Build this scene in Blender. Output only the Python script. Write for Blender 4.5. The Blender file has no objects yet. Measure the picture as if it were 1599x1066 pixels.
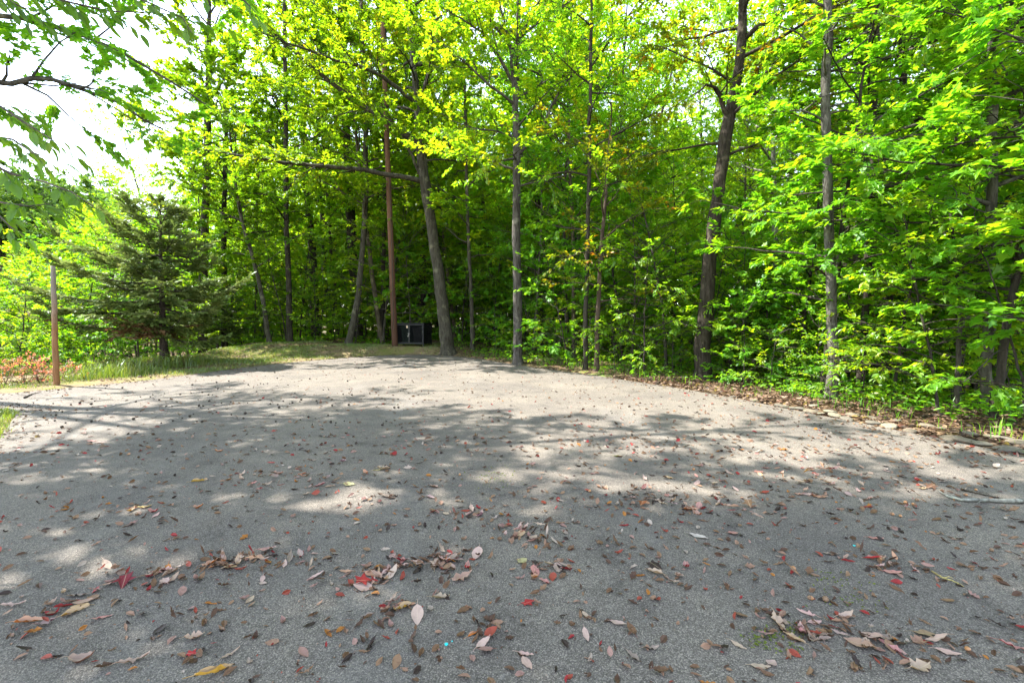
import bpy, bmesh, math, random
import numpy as np
from mathutils import Vector, Matrix, Euler
random.seed(7)
RNG = np.random.default_rng(7)
S = bpy.context.scene
C = S.collection
PI = math.pi

# ---------------------------------------------------------------- camera
CAM_H, PITCH, F = 1.5, math.radians(-2.66), 711.0
cam_d = bpy.data.cameras.new('camera'); cam = bpy.data.objects.new('camera', cam_d); C.objects.link(cam)
cam_d.sensor_width = 36.0; cam_d.lens = 36.0 * F / 1599.0
cam_d.clip_start = 0.05; cam_d.clip_end = 2000
cam.location = (0, 0, CAM_H); cam.rotation_euler = (PI / 2 + PITCH, 0, 0)
S.camera = cam

# ---------------------------------------------------------------- sky and sun
SUN_EL = math.radians(52); SUN_AZ = math.radians(-74)          # clockwise from +Y: ahead and to the left
w = bpy.data.worlds.new('World'); S.world = w; w.use_nodes = True
nt = w.node_tree; nt.nodes.clear()
sky = nt.nodes.new('ShaderNodeTexSky'); sky.sky_type = 'NISHITA'; sky.sun_disc = False
sky.sun_elevation = SUN_EL; sky.sun_rotation = SUN_AZ
sky.air_density = 1.0; sky.dust_density = 0.2; sky.ozone_density = 0.6
bg = nt.nodes.new('ShaderNodeBackground'); bg.inputs['Strength'].default_value = 0.14
wo = nt.nodes.new('ShaderNodeOutputWorld')
pale = nt.nodes.new('ShaderNodeHueSaturation'); pale.inputs['Saturation'].default_value = 0.6      # thin high haze: a pale sky
nt.links.new(sky.outputs[0], pale.inputs['Color']); nt.links.new(pale.outputs[0], bg.inputs[0]); nt.links.new(bg.outputs[0], wo.inputs[0])
sl = bpy.data.lights.new('sun', 'SUN'); sl.energy = 3.35; sl.angle = math.radians(0.55); sl.color = (1.0, 0.96, 0.905)
so = bpy.data.objects.new('sun', sl); C.objects.link(so)
sd_ = Vector((math.sin(SUN_AZ) * math.cos(SUN_EL), math.cos(SUN_AZ) * math.cos(SUN_EL), math.sin(SUN_EL)))
so.rotation_euler = sd_.to_track_quat('Z', 'Y').to_euler()
so.location = (-20, 12, 30)
S.view_settings.view_transform = 'Standard'; S.view_settings.look = 'None'
S.view_settings.exposure = 2.85; S.view_settings.gamma = 1.0
S.view_settings.use_curve_mapping = False
S.cycles.max_bounces = 12; S.cycles.diffuse_bounces = 7; S.cycles.glossy_bounces = 2
S.cycles.transmission_bounces = 10; S.cycles.transparent_max_bounces = 4
S.cycles.caustics_reflective = False; S.cycles.caustics_refractive = False
S.cycles.use_denoising = True
S.render.use_persistent_data = False

# ---------------------------------------------------------------- helpers
def P(px, py, depth):
    """world point seen at photograph position (px, py), at distance `depth` in front of the camera along +Y"""
    u = (px - 799.5) / F; v = (533.0 - py) / F
    d = Vector((u, math.cos(PITCH) - v * math.sin(PITCH), math.sin(PITCH) + v * math.cos(PITCH)))
    return Vector((0, 0, CAM_H)) + d * (depth / d.y)

def G(px, py, z=0.0):
    u = (px - 799.5) / F; v = (533.0 - py) / F
    d = Vector((u, math.cos(PITCH) - v * math.sin(PITCH), math.sin(PITCH) + v * math.cos(PITCH)))
    return Vector((0, 0, CAM_H)) + d * ((z - CAM_H) / d.z)

def px_of(x, y, z=0.0):
    dy, dz = y, z - CAM_H
    f = dy * math.cos(PITCH) + dz * math.sin(PITCH); up = -dy * math.sin(PITCH) + dz * math.cos(PITCH)
    if f <= 0.01: return (-9999, 9999)
    return (799.5 + F * x / f, 533.0 - F * up / f)

def smooth(v, a, b):
    t = np.clip((np.asarray(v, float) - a) / (b - a), 0, 1); return t * t * (3 - 2 * t)

def unit(a):
    return a / np.maximum(np.linalg.norm(a, axis=-1, keepdims=True), 1e-9)

class Geo:
    """collects vertices and faces of any size and turns them into one mesh"""
    def __init__(self): self.v = []; self.f = []; self.n = 0
    def add(self, verts, faces):
        verts = np.asarray(verts, np.float32).reshape(-1, 3); self.v.append(verts)
        for fa in (faces if isinstance(faces, list) else [faces]):
            self.f.append(np.asarray(fa, np.int32) + self.n)
        self.n += len(verts)
    def mesh(self, name, mat=None, smooth_=True):
        me = bpy.data.meshes.new(name)
        v = np.concatenate(self.v) if self.v else np.zeros((0, 3), np.float32)
        me.vertices.add(len(v)); me.vertices.foreach_set('co', v.ravel())
        idx = np.concatenate([f.ravel() for f in self.f]) if self.f else np.zeros(0, np.int32)
        sizes = np.concatenate([np.full(len(f), f.shape[1], np.int32) for f in self.f]) if self.f else np.zeros(0, np.int32)
        starts = np.concatenate([[0], np.cumsum(sizes)[:-1]]).astype(np.int32) if len(sizes) else sizes
        me.loops.add(len(idx)); me.loops.foreach_set('vertex_index', idx)
        me.polygons.add(len(sizes)); me.polygons.foreach_set('loop_start', starts); me.polygons.foreach_set('loop_total', sizes)
        me.polygons.foreach_set('use_smooth', np.full(len(sizes), smooth_, bool))
        me.update(calc_edges=True)
        if mat: me.materials.append(mat)
        return me
    def box(self, c, s, rot=None):
        c = np.array(c, float); s = np.array(s, float) / 2
        v = np.array([[x, y, z] for x in (-1, 1) for y in (-1, 1) for z in (-1, 1)], float) * s
        if rot is not None: v = v @ np.array(rot.to_matrix()).T
        self.add(v + c, np.array([[0, 1, 3, 2], [4, 6, 7, 5], [0, 4, 5, 1], [2, 3, 7, 6], [0, 2, 6, 4], [1, 5, 7, 3]]))
    def tube(self, pts, radii, sides=6, cap=False, rough=0.0, rng=None, flare=None):
        pts = np.asarray(pts, float); n = len(pts); radii = np.broadcast_to(np.asarray(radii, float), (n,))
        tan = unit(np.gradient(pts, axis=0))
        ref = np.array([1.0, 0.13, 0.07]) if abs(tan[0][0]) < 0.8 else np.array([0.1, 1.0, 0.2])
        a = unit(np.cross(tan, ref)); b = np.cross(tan, a)
        th = np.linspace(0, 2 * PI, sides, endpoint=False)
        rr = radii[:, None] * np.ones((1, sides))
        if rough and rng is not None: rr = rr * (1 + rough * rng.standard_normal((n, sides)))
        if flare is not None: rr = rr * flare(n, th)
        ring = pts[:, None] + rr[..., None] * (np.cos(th)[None, :, None] * a[:, None] + np.sin(th)[None, :, None] * b[:, None])
        i = np.arange(n - 1)[:, None] * sides; j = np.arange(sides)[None]; k = (j + 1) % sides
        f = np.stack([i + j, i + k, i + sides + k, i + sides + j], -1).reshape(-1, 4)
        fs = [f]
        if cap: fs += [np.arange(sides)[::-1][None], (np.arange(sides) + (n - 1) * sides)[None]]
        self.add(ring.reshape(-1, 3), fs)
    def leaves(self, tmpl, pos, axis, nrm, size):
        """tmpl = (verts k x 3, [face arrays]); one copy per row of pos"""
        tv, tf = tmpl; n, k = len(pos), len(tv)
        if n == 0: return
        axis = unit(axis); lat = unit(np.cross(nrm, axis)); nr = np.cross(axis, lat)
        v = pos[:, None] + size[:, None, None] * (tv[None, :, 0:1] * axis[:, None] + tv[None, :, 1:2] * lat[:, None] + tv[None, :, 2:3] * nr[:, None])
        off = (np.arange(n) * k)[:, None, None]
        self.add(v.reshape(-1, 3), [(f[None] + off).reshape(-1, f.shape[1]) for f in tf])

def A(*r): return np.array(r, float)
OVAL2 = (A([0, 0, 0], [.45, .30, .07], [1, 0, -.08], [.45, -.30, .07]), [np.array([[0, 3, 2], [0, 2, 1]])])
OVAL4 = (A([0, 0, 0], [.28, .23, .05], [.65, .22, .05], [1, 0, -.12], [.65, -.22, .05], [.28, -.23, .05]), [np.array([[0, 5, 4, 3], [0, 3, 2, 1]])])
MAPLE = (A([0, 0, 0], [-.10, .30, .02], [.20, .24, .03], [.44, .56, .02], [.52, .22, .03], [1, 0, -.10],
           [.52, -.22, .03], [.44, -.56, .02], [.20, -.24, .03], [-.10, -.30, .02]),
         [np.array([[0, 9, 8, 7, 6, 5], [0, 5, 4, 3, 2, 1]])])
CLUMP = (A([0, 0, 0], [.30, .30, .10], [.62, .14, .0], [1, .06, -.1], [.62, -.10, .02], [.34, -.34, .12], [.15, .05, .2], [.6, .3, .22], [.75, -.2, .2]),
         [np.array([[0, 2, 1], [0, 3, 2], [0, 4, 3], [0, 5, 4], [6, 8, 7]])])

def link(name, data, parent=None, mat=None, label=None, cat=None, group=None, kind=None, color=None):
    o = bpy.data.objects.new(name, data); C.objects.link(o)
    if parent: o.parent = parent
    if label: o['label'] = label
    if cat: o['category'] = cat
    if group: o['group'] = group
    if kind: o['kind'] = kind
    if color: o.color = (*color, 1)
    return o

def thing(name, label, cat, loc=(0, 0, 0), rz=0.0, group=None, scale=1.0):
    o = link(name, None, None, None, label, cat, group); o.location = loc; o.rotation_euler = (0, 0, rz)
    o.scale = (scale,) * 3; o.empty_display_size = 0.2
    return o

def copy_tree(root, loc, rz=0.0, scale=1.0, label=None, group=None, color=None):
    r = root.copy(); C.objects.link(r); r.location = loc; r.rotation_euler = (0, 0, rz)
    r.scale = scale if isinstance(scale, tuple) else (scale,) * 3
    if label: r['label'] = label
    if group: r['group'] = group
    for ch in root.children:
        c = ch.copy(); C.objects.link(c); c.parent = r
        if color and 'crown' not in ch.name: c.color = (*color, 1)
        for g in ch.children:
            d = g.copy(); C.objects.link(d); d.parent = c
    return r

# ---------------------------------------------------------------- materials
class N:
    def __init__(self, name):
        self.m = bpy.data.materials.new(name); self.m.use_nodes = True; self.t = self.m.node_tree; self.t.nodes.clear()
        self.out = self.n('ShaderNodeOutputMaterial')
    def n(self, typ, **kw):
        x = self.t.nodes.new(typ)
        for k, v in kw.items(): setattr(x, k, v)
        return x
    def l(self, a, b): self.t.links.new(a, b)
    def set(self, node, key, v):
        if hasattr(v, 'node'): self.l(v, node.inputs[key])
        else: node.inputs[key].default_value = v
    def math(self, op, a, b=0.0, clamp=False):
        x = self.n('ShaderNodeMath', operation=op, use_clamp=clamp); self.set(x, 0, a); self.set(x, 1, b); return x.outputs[0]
    def noise(self, vec, scale, detail=3, rough=0.55, dist=0.0):
        x = self.n('ShaderNodeTexNoise'); self.l(vec, x.inputs['Vector']); x.inputs['Scale'].default_value = scale
        x.inputs['Detail'].default_value = detail; x.inputs['Roughness'].default_value = rough; x.inputs['Distortion'].default_value = dist
        return x.outputs[0]
    def ramp(self, fac, stops, interp='LINEAR'):
        x = self.n('ShaderNodeValToRGB'); self.l(fac, x.inputs[0]); x.color_ramp.interpolation = interp; e = x.color_ramp.elements
        while len(e) < len(stops): e.new(0.5)
        for i, (p, c) in enumerate(stops): e[i].position = p; e[i].color = (*c, 1) if len(c) == 3 else c
        return x.outputs[0]
    def mix(self, fac, a, b, typ='MIX'):
        x = self.n('ShaderNodeMix', data_type='RGBA', blend_type=typ)
        self.set(x, 0, fac)
        for k, v in ((6, a), (7, b)):
            if hasattr(v, 'node'): self.l(v, x.inputs[k])
            else: x.inputs[k].default_value = (*v, 1)
        return x.outputs[2]
    def mapr(self, v, a, b, c, d):
        x = self.n('ShaderNodeMapRange'); self.set(x, 0, v)
        for i, q in enumerate((a, b, c, d)): x.inputs[i + 1].default_value = q
        return x.outputs[0]
    def scale(self, vec, s):
        x = self.n('ShaderNodeMapping'); self.l(vec, x.inputs[0]); x.inputs['Scale'].default_value = s; return x.outputs[0]
    def bump(self, h, strength, dist):
        x = self.n('ShaderNodeBump'); self.l(h, x.inputs['Height']); x.inputs['Strength'].default_value = strength; x.inputs['Distance'].default_value = dist
        return x.outputs[0]
    def principled(self, col, rough=0.8, spec=0.3, normal=None):
        x = self.n('ShaderNodeBsdfPrincipled'); self.set(x, 'Base Color', col if hasattr(col, 'node') else (*col, 1))
        self.set(x, 'Roughness', rough); x.inputs['Specular IOR Level'].default_value = spec
        if normal: self.l(normal, x.inputs['Normal'])
        self.l(x.outputs[0], self.out.inputs[0]); return x

def leaf_material(name, stops, trans=2.0, warm=(1.15, 1.0, 0.4), tfac=0.5, gloss=0.022, clump=0.9):
    k = N(name); geo = k.n('ShaderNodeNewGeometry'); oi = k.n('ShaderNodeObjectInfo')
    nz = k.noise(geo.outputs['Position'], clump, 2)
    f = k.math('ADD', k.math('MULTIPLY', geo.outputs['Random Per Island'], 0.55), k.math('MULTIPLY', oi.outputs['Random'], 0.22))
    f = k.math('ADD', f, k.mapr(nz, 0.3, 0.7, -0.12, 0.35), True)
    col = k.ramp(f, stops)
    tcol = k.mix(1.0, col, tuple(trans * q for q in warm), 'MULTIPLY')
    d = k.n('ShaderNodeBsdfDiffuse'); k.l(col, d.inputs[0])
    t = k.n('ShaderNodeBsdfTranslucent'); k.l(tcol, t.inputs[0])
    g = k.n('ShaderNodeBsdfGlossy'); g.inputs['Roughness'].default_value = 0.42; g.inputs[0].default_value = (0.9, 0.95, 1.0, 1)
    m1 = k.n('ShaderNodeMixShader'); m1.inputs[0].default_value = tfac; k.l(d.outputs[0], m1.inputs[1]); k.l(t.outputs[0], m1.inputs[2])
    m2 = k.n('ShaderNodeMixShader'); m2.inputs[0].default_value = gloss; k.l(m1.outputs[0], m2.inputs[1]); k.l(g.outputs[0], m2.inputs[2])
    k.l(m2.outputs[0], k.out.inputs[0]); return k.m

GREEN = [(0.0, (0.0589, 0.1539, 0.0096)), (0.35, (0.0971, 0.2156, 0.0095)), (0.7, (0.1488, 0.2417, 0.0086)), (1.0, (0.2263, 0.2385, 0.0076))]
YELLOW = [(0.0, (0.0674, 0.1707, 0.0085)), (0.35, (0.0998, 0.2103, 0.0084)), (0.7, (0.1333, 0.2219, 0.0077)), (0.95, (0.1703, 0.2081, 0.0081)), (1.0, (0.2432, 0.2056, 0.0097))]
MAPLEG = [(0.0, (0.0532, 0.1764, 0.0116)), (0.4, (0.0849, 0.2272, 0.0105)), (0.75, (0.1176, 0.236, 0.0092)), (1.0, (0.2001, 0.2437, 0.0084))]
AUTUMN = [(0.0, (0.0609, 0.115, 0.0069)), (0.45, (0.1054, 0.1592, 0.0072)), (0.72, (0.1816, 0.1803, 0.0081)), (0.88, (0.3051, 0.1185, 0.0102)), (1.0, (0.3072, 0.0443, 0.0097))]
HAZEG = [(0.0, (0.0386, 0.1001, 0.029)), (0.5, (0.0788, 0.1694, 0.0363)), (1.0, (0.1749, 0.2618, 0.0436))]  # bluish distance haze put into the leaf colours of the far ridge
M_GREEN = leaf_material('leaf_green', GREEN, 2.9, tfac=.58); M_YELLOW = leaf_material('leaf_yellow_green', YELLOW, 2.1, tfac=.56)
M_MAPLE = leaf_material('leaf_maple', MAPLEG, 2.4, tfac=.55); M_AUTUMN = leaf_material('leaf_turning', AUTUMN, 2.1, tfac=.56)
M_FAR = leaf_material('leaf_far_haze', HAZEG, 1.6)
M_RED = leaf_material('leaf_reddish', [(0, (.10, .12, .02)), (.35, (.26, .16, .05)), (.7, (.40, .13, .09)), (1, (.45, .2, .15))], 1.3, (1.1, .9, .8))
M_CEDAR = leaf_material('needle', [(0, (.055, .085, .02)), (.5, (.115, .16, .04)), (.85, (.175, .215, .06)), (1, (.25, .25, .09))], 1.4, (1, 1, .8), 0.25)
M_CEDAR_DRY = leaf_material('needle_dry', [(0, (.06, .04, .02)), (.5, (.14, .075, .035)), (1, (.20, .12, .06))], 1.0, (1, .9, .8), 0.2)
M_GRASS = leaf_material('grass_blade', [(0, (.05, .10, .010)), (.4, (.10, .165, .015)), (.75, (.17, .21, .03)), (1, (.26, .21, .08))], 1.5, (1.05, 1, .6), 0.4, 0.05, 1.3)

def bark_material(name):
    k = N(name); tc = k.n('ShaderNodeTexCoord'); oi = k.n('ShaderNodeObjectInfo')
    v = k.scale(tc.outputs['Object'], (1, 1, 0.22))
    n1 = k.noise(v, 14, 5, 0.65, 0.6); n2 = k.noise(tc.outputs['Object'], 3.2, 4, 0.6); n3 = k.noise(v, 45, 3, 0.6)
    c = k.mix(k.mapr(n1, .35, .65, 0, 1), k.mix(1, oi.outputs['Color'], (.30, .27, .25), 'MULTIPLY'), oi.outputs['Color'])
    c = k.mix(k.mapr(n2, .56, .68, 0, .65), c, k.mix(1, oi.outputs['Color'], (2.2, 2.25, 2.0), 'MULTIPLY'))
    c = k.mix(k.mapr(n3, .58, .75, 0, .4), c, (.07, .085, .04))
    h = k.math('ADD', n1, k.math('MULTIPLY', n3, .4))
    k.principled(c, .92, .15, k.bump(h, .9, .03)); return k.m
M_BARK = bark_material('bark')

def plain(name, col, rough=.7, spec=.3, var=.25, scale=30, metal=0.0):
    k = N(name); tc = k.n('ShaderNodeTexCoord'); n1 = k.noise(tc.outputs['Object'], scale, 4)
    c = k.mix(k.mapr(n1, .3, .7, 0, 1), tuple(q * (1 - var) for q in col), tuple(min(1, q * (1 + var)) for q in col))
    p = k.principled(c, rough, spec, k.bump(n1, .15, .004)); p.inputs['Metallic'].default_value = metal; return k.m

def asphalt_material():
    k = N('asphalt'); geo = k.n('ShaderNodeNewGeometry'); p = geo.outputs['Position']
    vo = k.n('ShaderNodeTexVoronoi'); k.l(p, vo.inputs['Vector']); vo.inputs['Scale'].default_value = 165
    vo2 = k.n('ShaderNodeTexVoronoi'); k.l(p, vo2.inputs['Vector']); vo2.inputs['Scale'].default_value = 330
    sep = k.n('ShaderNodeSeparateColor'); k.l(vo.outputs['Color'], sep.inputs[0])
    sep2 = k.n('ShaderNodeSeparateColor'); k.l(vo2.outputs['Color'], sep2.inputs[0])
    stone = k.mix(1, k.ramp(sep.outputs[0], [(0, (.105, .099, .090)), (.45, (.165, .157, .144)), (.8, (.205, .196, .181)), (1, (.30, .285, .26))]), (.865, .795, .725), 'MULTIPLY')
    stone2 = k.ramp(sep2.outputs[0], [(0, (.76, .76, .76)), (1, (1.2, 1.19, 1.17))])
    c = k.mix(1, stone, stone2, 'MULTIPLY')
    c = k.mix(k.mapr(vo.outputs['Distance'], .4, .75, 0, .7), c, (.042, .037, .031))
    big = k.noise(p, .55, 4, .6); mid = k.noise(p, 2.6, 5, .62, .4); fine = k.noise(p, 17, 3, .6)
    c = k.mix(1, c, k.ramp(big, [(.3, (.74, .74, .76)), (.7, (1.20, 1.18, 1.13))]), 'MULTIPLY')
    c = k.mix(1, c, k.ramp(mid, [(.28, (.62, .62, .63)), (.42, (.95, .95, .95)), (.55, (1.0, 1.0, 1.0)), (.75, (1.24, 1.22, 1.18))]), 'MULTIPLY')
    c = k.mix(k.mapr(fine, .60, .80, 0, .5), c, (.22, .20, .17))
    c = k.mix(k.mapr(k.noise(p, 7.5, 3, .55, .8), .63, .74, 0, .38), c, (.045, .039, .032))
    c = k.mix(k.mapr(k.noise(k.scale(p, (1.2, .22, 1)), 1.0, 4, .6), .55, .72, 0, .30), c, (.18, .17, .152))
    spot = k.noise(p, 1.15, 2, .5, 1.2)
    c = k.mix(k.mapr(spot, .70, .80, 0, .55), c, (.055, .049, .041))
    h = k.math('SUBTRACT', k.math('MULTIPLY', fine, .5), vo.outputs['Distance'])
    h = k.math('SUBTRACT', h, k.math('MULTIPLY', vo2.outputs['Distance'], .4))
    k.principled(c, .9, .22, k.bump(h, .6, .004)); return k.m
M_ASPHALT = asphalt_material()

def ground_material():
    k = N('forest_floor'); geo = k.n('ShaderNodeNewGeometry'); p = geo.outputs['Position']
    at = k.n('ShaderNodeAttribute', attribute_name='lawn')
    vo = k.n('ShaderNodeTexVoronoi'); k.l(p, vo.inputs['Vector']); vo.inputs['Scale'].default_value = 13
    vo.inputs['Randomness'].default_value = 1
    sep = k.n('ShaderNodeSeparateColor'); k.l(vo.outputs['Color'], sep.inputs[0])
    lit = k.ramp(sep.outputs[0], [(0, (.04, .025, .013)), (.3, (.09, .055, .03)), (.6, (.15, .10, .056)), (.85, (.20, .14, .09)), (1, (.13, .14, .03))])
    n1 = k.noise(p, 6, 5, .65); n0 = k.noise(p, .45, 3, .6)
    lit = k.mix(k.mapr(n1, .45, .7, 0, .7), lit, (.05, .036, .02))
    lit = k.mix(k.mapr(n0, .52, .66, 0, .75), lit, (.06, .11, .018))
    g = k.ramp(k.noise(p, 1.4, 5, .65, .5), [(.3, (.12, .08, .045)), (.46, (.19, .14, .08)), (.55, (.15, .14, .045)), (.72, (.085, .12, .018))])
    g = k.mix(k.mapr(k.noise(p, 40, 4, .6), .35, .7, 0, .5), g, (.09, .07, .035))
    c = k.mix(at.outputs['Fac'], lit, g)
    h = k.math('ADD', k.math('MULTIPLY', vo.outputs['Distance'], .7), n1)
    k.principled(c, .95, .1, k.bump(h, .7, .03)); return k.m
M_GROUND = ground_material()

def dryleaf_material(name, island, stops=None):
    k = N(name); tc = k.n('ShaderNodeTexCoord'); geo = k.n('ShaderNodeNewGeometry'); oi = k.n('ShaderNodeObjectInfo')
    if island:
        base = k.ramp(geo.outputs['Random Per Island'], stops or [(0, (0.0273, 0.0156, 0.0101)), (0.1, (0.0702, 0.0351, 0.0187)), (0.3, (0.1248, 0.0663, 0.0328)), (0.48, (0.1872, 0.1092, 0.0585)), (0.62, (0.2418, 0.1404, 0.0897)), (0.76, (0.2574, 0.1482, 0.117)), (0.84, (0.234, 0.0429, 0.0234)), (0.9, (0.234, 0.0172, 0.0172)), (0.935, (0.2964, 0.117, 0.0195)), (0.965, (0.3276, 0.2652, 0.2106))], 'CONSTANT')
        vec = geo.outputs['Position']; s = 40
    else:
        base = oi.outputs['Color']; vec = tc.outputs['Object']; s = 38
    n1 = k.noise(vec, s, 4, .65, .5); n2 = k.noise(vec, s * 5, 2)
    c = k.mix(k.mapr(n1, .48, .72, 0, .65), base, k.mix(1, base, (.38, .30, .28), 'MULTIPLY'))
    c = k.mix(k.mapr(n1, .25, .42, .35, 0), c, k.mix(1, base, (1.3, 1.25, 1.1), 'MULTIPLY'))
    c = k.mix(k.mapr(n2, .64, .75, 0, .6), c, (.05, .03, .02))
    if not island:
        sp = k.n('ShaderNodeSeparateXYZ'); k.l(tc.outputs['Object'], sp.inputs[0])
        rib = k.math('LESS_THAN', k.math('ABSOLUTE', sp.outputs[1]), .0012)
        c = k.mix(k.math('MULTIPLY', rib, .45), c, (.50, .36, .24))
        back = k.mix(.45, c, (.42, .33, .26)); c = k.mix(geo.outputs['Backfacing'], c, back)
    d = k.n('ShaderNodeBsdfPrincipled'); k.l(c, d.inputs['Base Color']); d.inputs['Roughness'].default_value = .6; d.inputs['Specular IOR Level'].default_value = .3
    k.l(k.bump(n1, .3, .003), d.inputs['Normal'])
    t = k.n('ShaderNodeBsdfTranslucent'); k.l(c, t.inputs[0])
    m = k.n('ShaderNodeMixShader'); m.inputs[0].default_value = .18; k.l(d.outputs[0], m.inputs[1]); k.l(t.outputs[0], m.inputs[2]); k.l(m.outputs[0], k.out.inputs[0])
    return k.m
M_DRY = dryleaf_material('dry_leaf', False); M_DRYS = dryleaf_material('dry_leaf_litter', True); M_LITTER = dryleaf_material('dead_leaf_litter', True, [(0, (.04, .024, .014)), (.2, (.085, .048, .026)), (.45, (.13, .078, .042)), (.65, (.18, .115, .065)), (.8, (.22, .15, .10)), (.93, (.15, .06, .035)), (.97, (.22, .15, .03))])

# ---------------------------------------------------------------- the setting: asphalt and ground
EDGE = [(9.5, -8), (8.4, -3), (7.3, 1), (6.5, 3), (5.66, 5.03), (5.35, 6.0), (4.93, 7.0), (4.5, 8.2), (4.0, 9.5), (3.1, 11), (1.83, 13), (.2, 15.2), (-1.55, 18.2), (-2.9, 19.5),
        (-4.3, 20.1), (-5.4, 19.6), (-6.4, 18.6), (-7.7, 16.7), (-8.4, 15), (-8.8, 13.3), (-8.95, 12), (-9.3, 11), (-9.8, 10.25), (-10.1, 9.7), (-10.5, 9.2), (-12, 8.6), (-17, 7.4), (-30, 6.2),
        (-45, 5), (-45, 0.5), (-30, 1.6), (-16, 3.2), (-11.5, 5.6), (-9.4, 7.2), (-8.75, 7.75), (-8.3, 7.6), (-7.4, 6.67), (-6.35, 5.5), (-5.6, 4.2), (-5.1, 2.4), (-4.9, 0), (-4.9, -8)]
def resample(poly, step, jit):
    out = []; r = random.Random(3)
    for (a, b) in zip(poly, poly[1:] + poly[:1]):
        L = math.hypot(b[0] - a[0], b[1] - a[1]); n = max(1, int(L / step))
        for i in range(n):
            t = i / n; q = jit if (abs(a[0]) < 14) else 0
            out.append((a[0] + (b[0] - a[0]) * t + r.uniform(-q, q), a[1] + (b[1] - a[1]) * t + r.uniform(-q, q)))
    return out
def chaikin(p):
    o = []
    for a, b in zip(p, p[1:] + p[:1]):
        o += [(.75 * a[0] + .25 * b[0], .75 * a[1] + .25 * b[1]), (.25 * a[0] + .75 * b[0], .25 * a[1] + .75 * b[1])]
    return o
SMOOTH_EDGE = chaikin(chaikin(EDGE))
RIM = resample(SMOOTH_EDGE, .12, .018)
EA = np.array(SMOOTH_EDGE); EB = np.roll(EA, -1, axis=0)
def sdist(x, y):
    """signed distance to the asphalt's edge, positive outside"""
    x = np.asarray(x, float).ravel(); y = np.asarray(y, float).ravel()
    d = np.full(len(x), 1e9); ins = np.zeros(len(x), bool)
    for a, b in zip(EA, EB):
        e = b - a; t = np.clip(((x - a[0]) * e[0] + (y - a[1]) * e[1]) / max(e @ e, 1e-9), 0, 1)
        d = np.minimum(d, np.hypot(x - a[0] - t * e[0], y - a[1] - t * e[1]))
        if a[1] != b[1]:
            c = ((a[1] > y) != (b[1] > y)) & (x < (b[0] - a[0]) * (y - a[1]) / (b[1] - a[1]) + a[0]); ins ^= c
    return np.where(ins, -d, d)
def height(x, y, sd=None):
    x = np.asarray(x, float).ravel(); y = np.asarray(y, float).ravel()
    if sd is None: sd = sdist(x, y)
    h = np.where(sd < 0, -.06, -.035 + .05 * smooth(sd, 0, .4))
    far = smooth(sd, .4, 4)
    h = h + far * (.10 * np.sin(x * .7 + .4 * y) * np.sin(y * .53 - .2 * x) + .05 * np.sin(1.9 * x + 1.1) * np.sin(1.7 * y))
    h = h - 3.0 * smooth(-x - .10 * y, 10.9, 17) * smooth(y - .25 * (-x - 10), 9.2, 14) * (sd > 0)
    h = h - .55 * smooth(sd, 1, 11) * smooth(x, 0, 5)
    h = h + .30 * smooth(y, 18.6, 20.9) * smooth(-x, .0, 3.0) * smooth(sd, -.02, .7)
    D = np.hypot(x, y)
    h = h + 15 * smooth(-x / np.maximum(y, 1), .5, .95) * smooth(D, 42, 105) * (y > 0)
    return h
def hz(x, y): return float(height([x], [y])[0])

gx = np.concatenate([np.linspace(-260, -60, 21)[:-1], np.linspace(-60, -14, 60)[:-1], np.linspace(-14, 9, 160)[:-1], np.linspace(9, 60, 60)[:-1], np.linspace(60, 260, 21)])
gy = np.concatenate([np.linspace(-60, -6, 12)[:-1], np.linspace(-6, 26, 190)[:-1], np.linspace(26, 80, 60)[:-1], np.linspace(80, 380, 26)])
XX, YY = np.meshgrid(gx, gy); SD = sdist(XX, YY); ZZ = height(XX, YY, SD)
nx, ny = len(gx), len(gy); ii = (np.arange(ny - 1)[:, None] * nx + np.arange(nx - 1)[None]).ravel()
g = Geo(); g.add(np.stack([XX.ravel(), YY.ravel(), ZZ], -1), np.stack([ii, ii + 1, ii + nx + 1, ii + nx], -1))
me = g.mesh('ground', M_GROUND)
xr, yr = XX.ravel(), YY.ravel()
def lawn_w(x, y, sd):
    a = smooth(-x, 2.6, 4.2) * (1 - smooth(y, 21.8, 23.2)) * (1 - smooth(sd, 3.5, 6.5)) * smooth(y, 8, 9)
    b = smooth(-x, 4.5, 5.2) * (1 - smooth(y, 7.6, 8.2))
    return np.clip(np.maximum(a, b), 0, 1)
att = me.attributes.new('lawn', 'FLOAT', 'POINT'); att.data.foreach_set('value', lawn_w(xr, yr, SD).astype(np.float32))
link('ground', me, kind='structure')

bm = bmesh.new()
top = [bm.verts.new((x, y, 0)) for x, y in RIM]; bot = [bm.verts.new((x * 1.0, y, -.055)) for x, y in RIM]
fc = bm.faces.new(top)
for i in range(len(top)):
    j = (i + 1) % len(top); bm.faces.new((top[i], bot[i], bot[j], top[j]))
if fc.normal.z < 0: fc.normal_flip()
bmesh.ops.recalc_face_normals(bm, faces=bm.faces[:])
bmesh.ops.triangulate(bm, faces=[f for f in bm.faces if len(f.verts) > 4])
ma = bpy.data.meshes.new('asphalt'); bm.to_mesh(ma); bm.free(); ma.materials.append(M_ASPHALT)
link('asphalt_road', ma, kind='structure')

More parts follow.
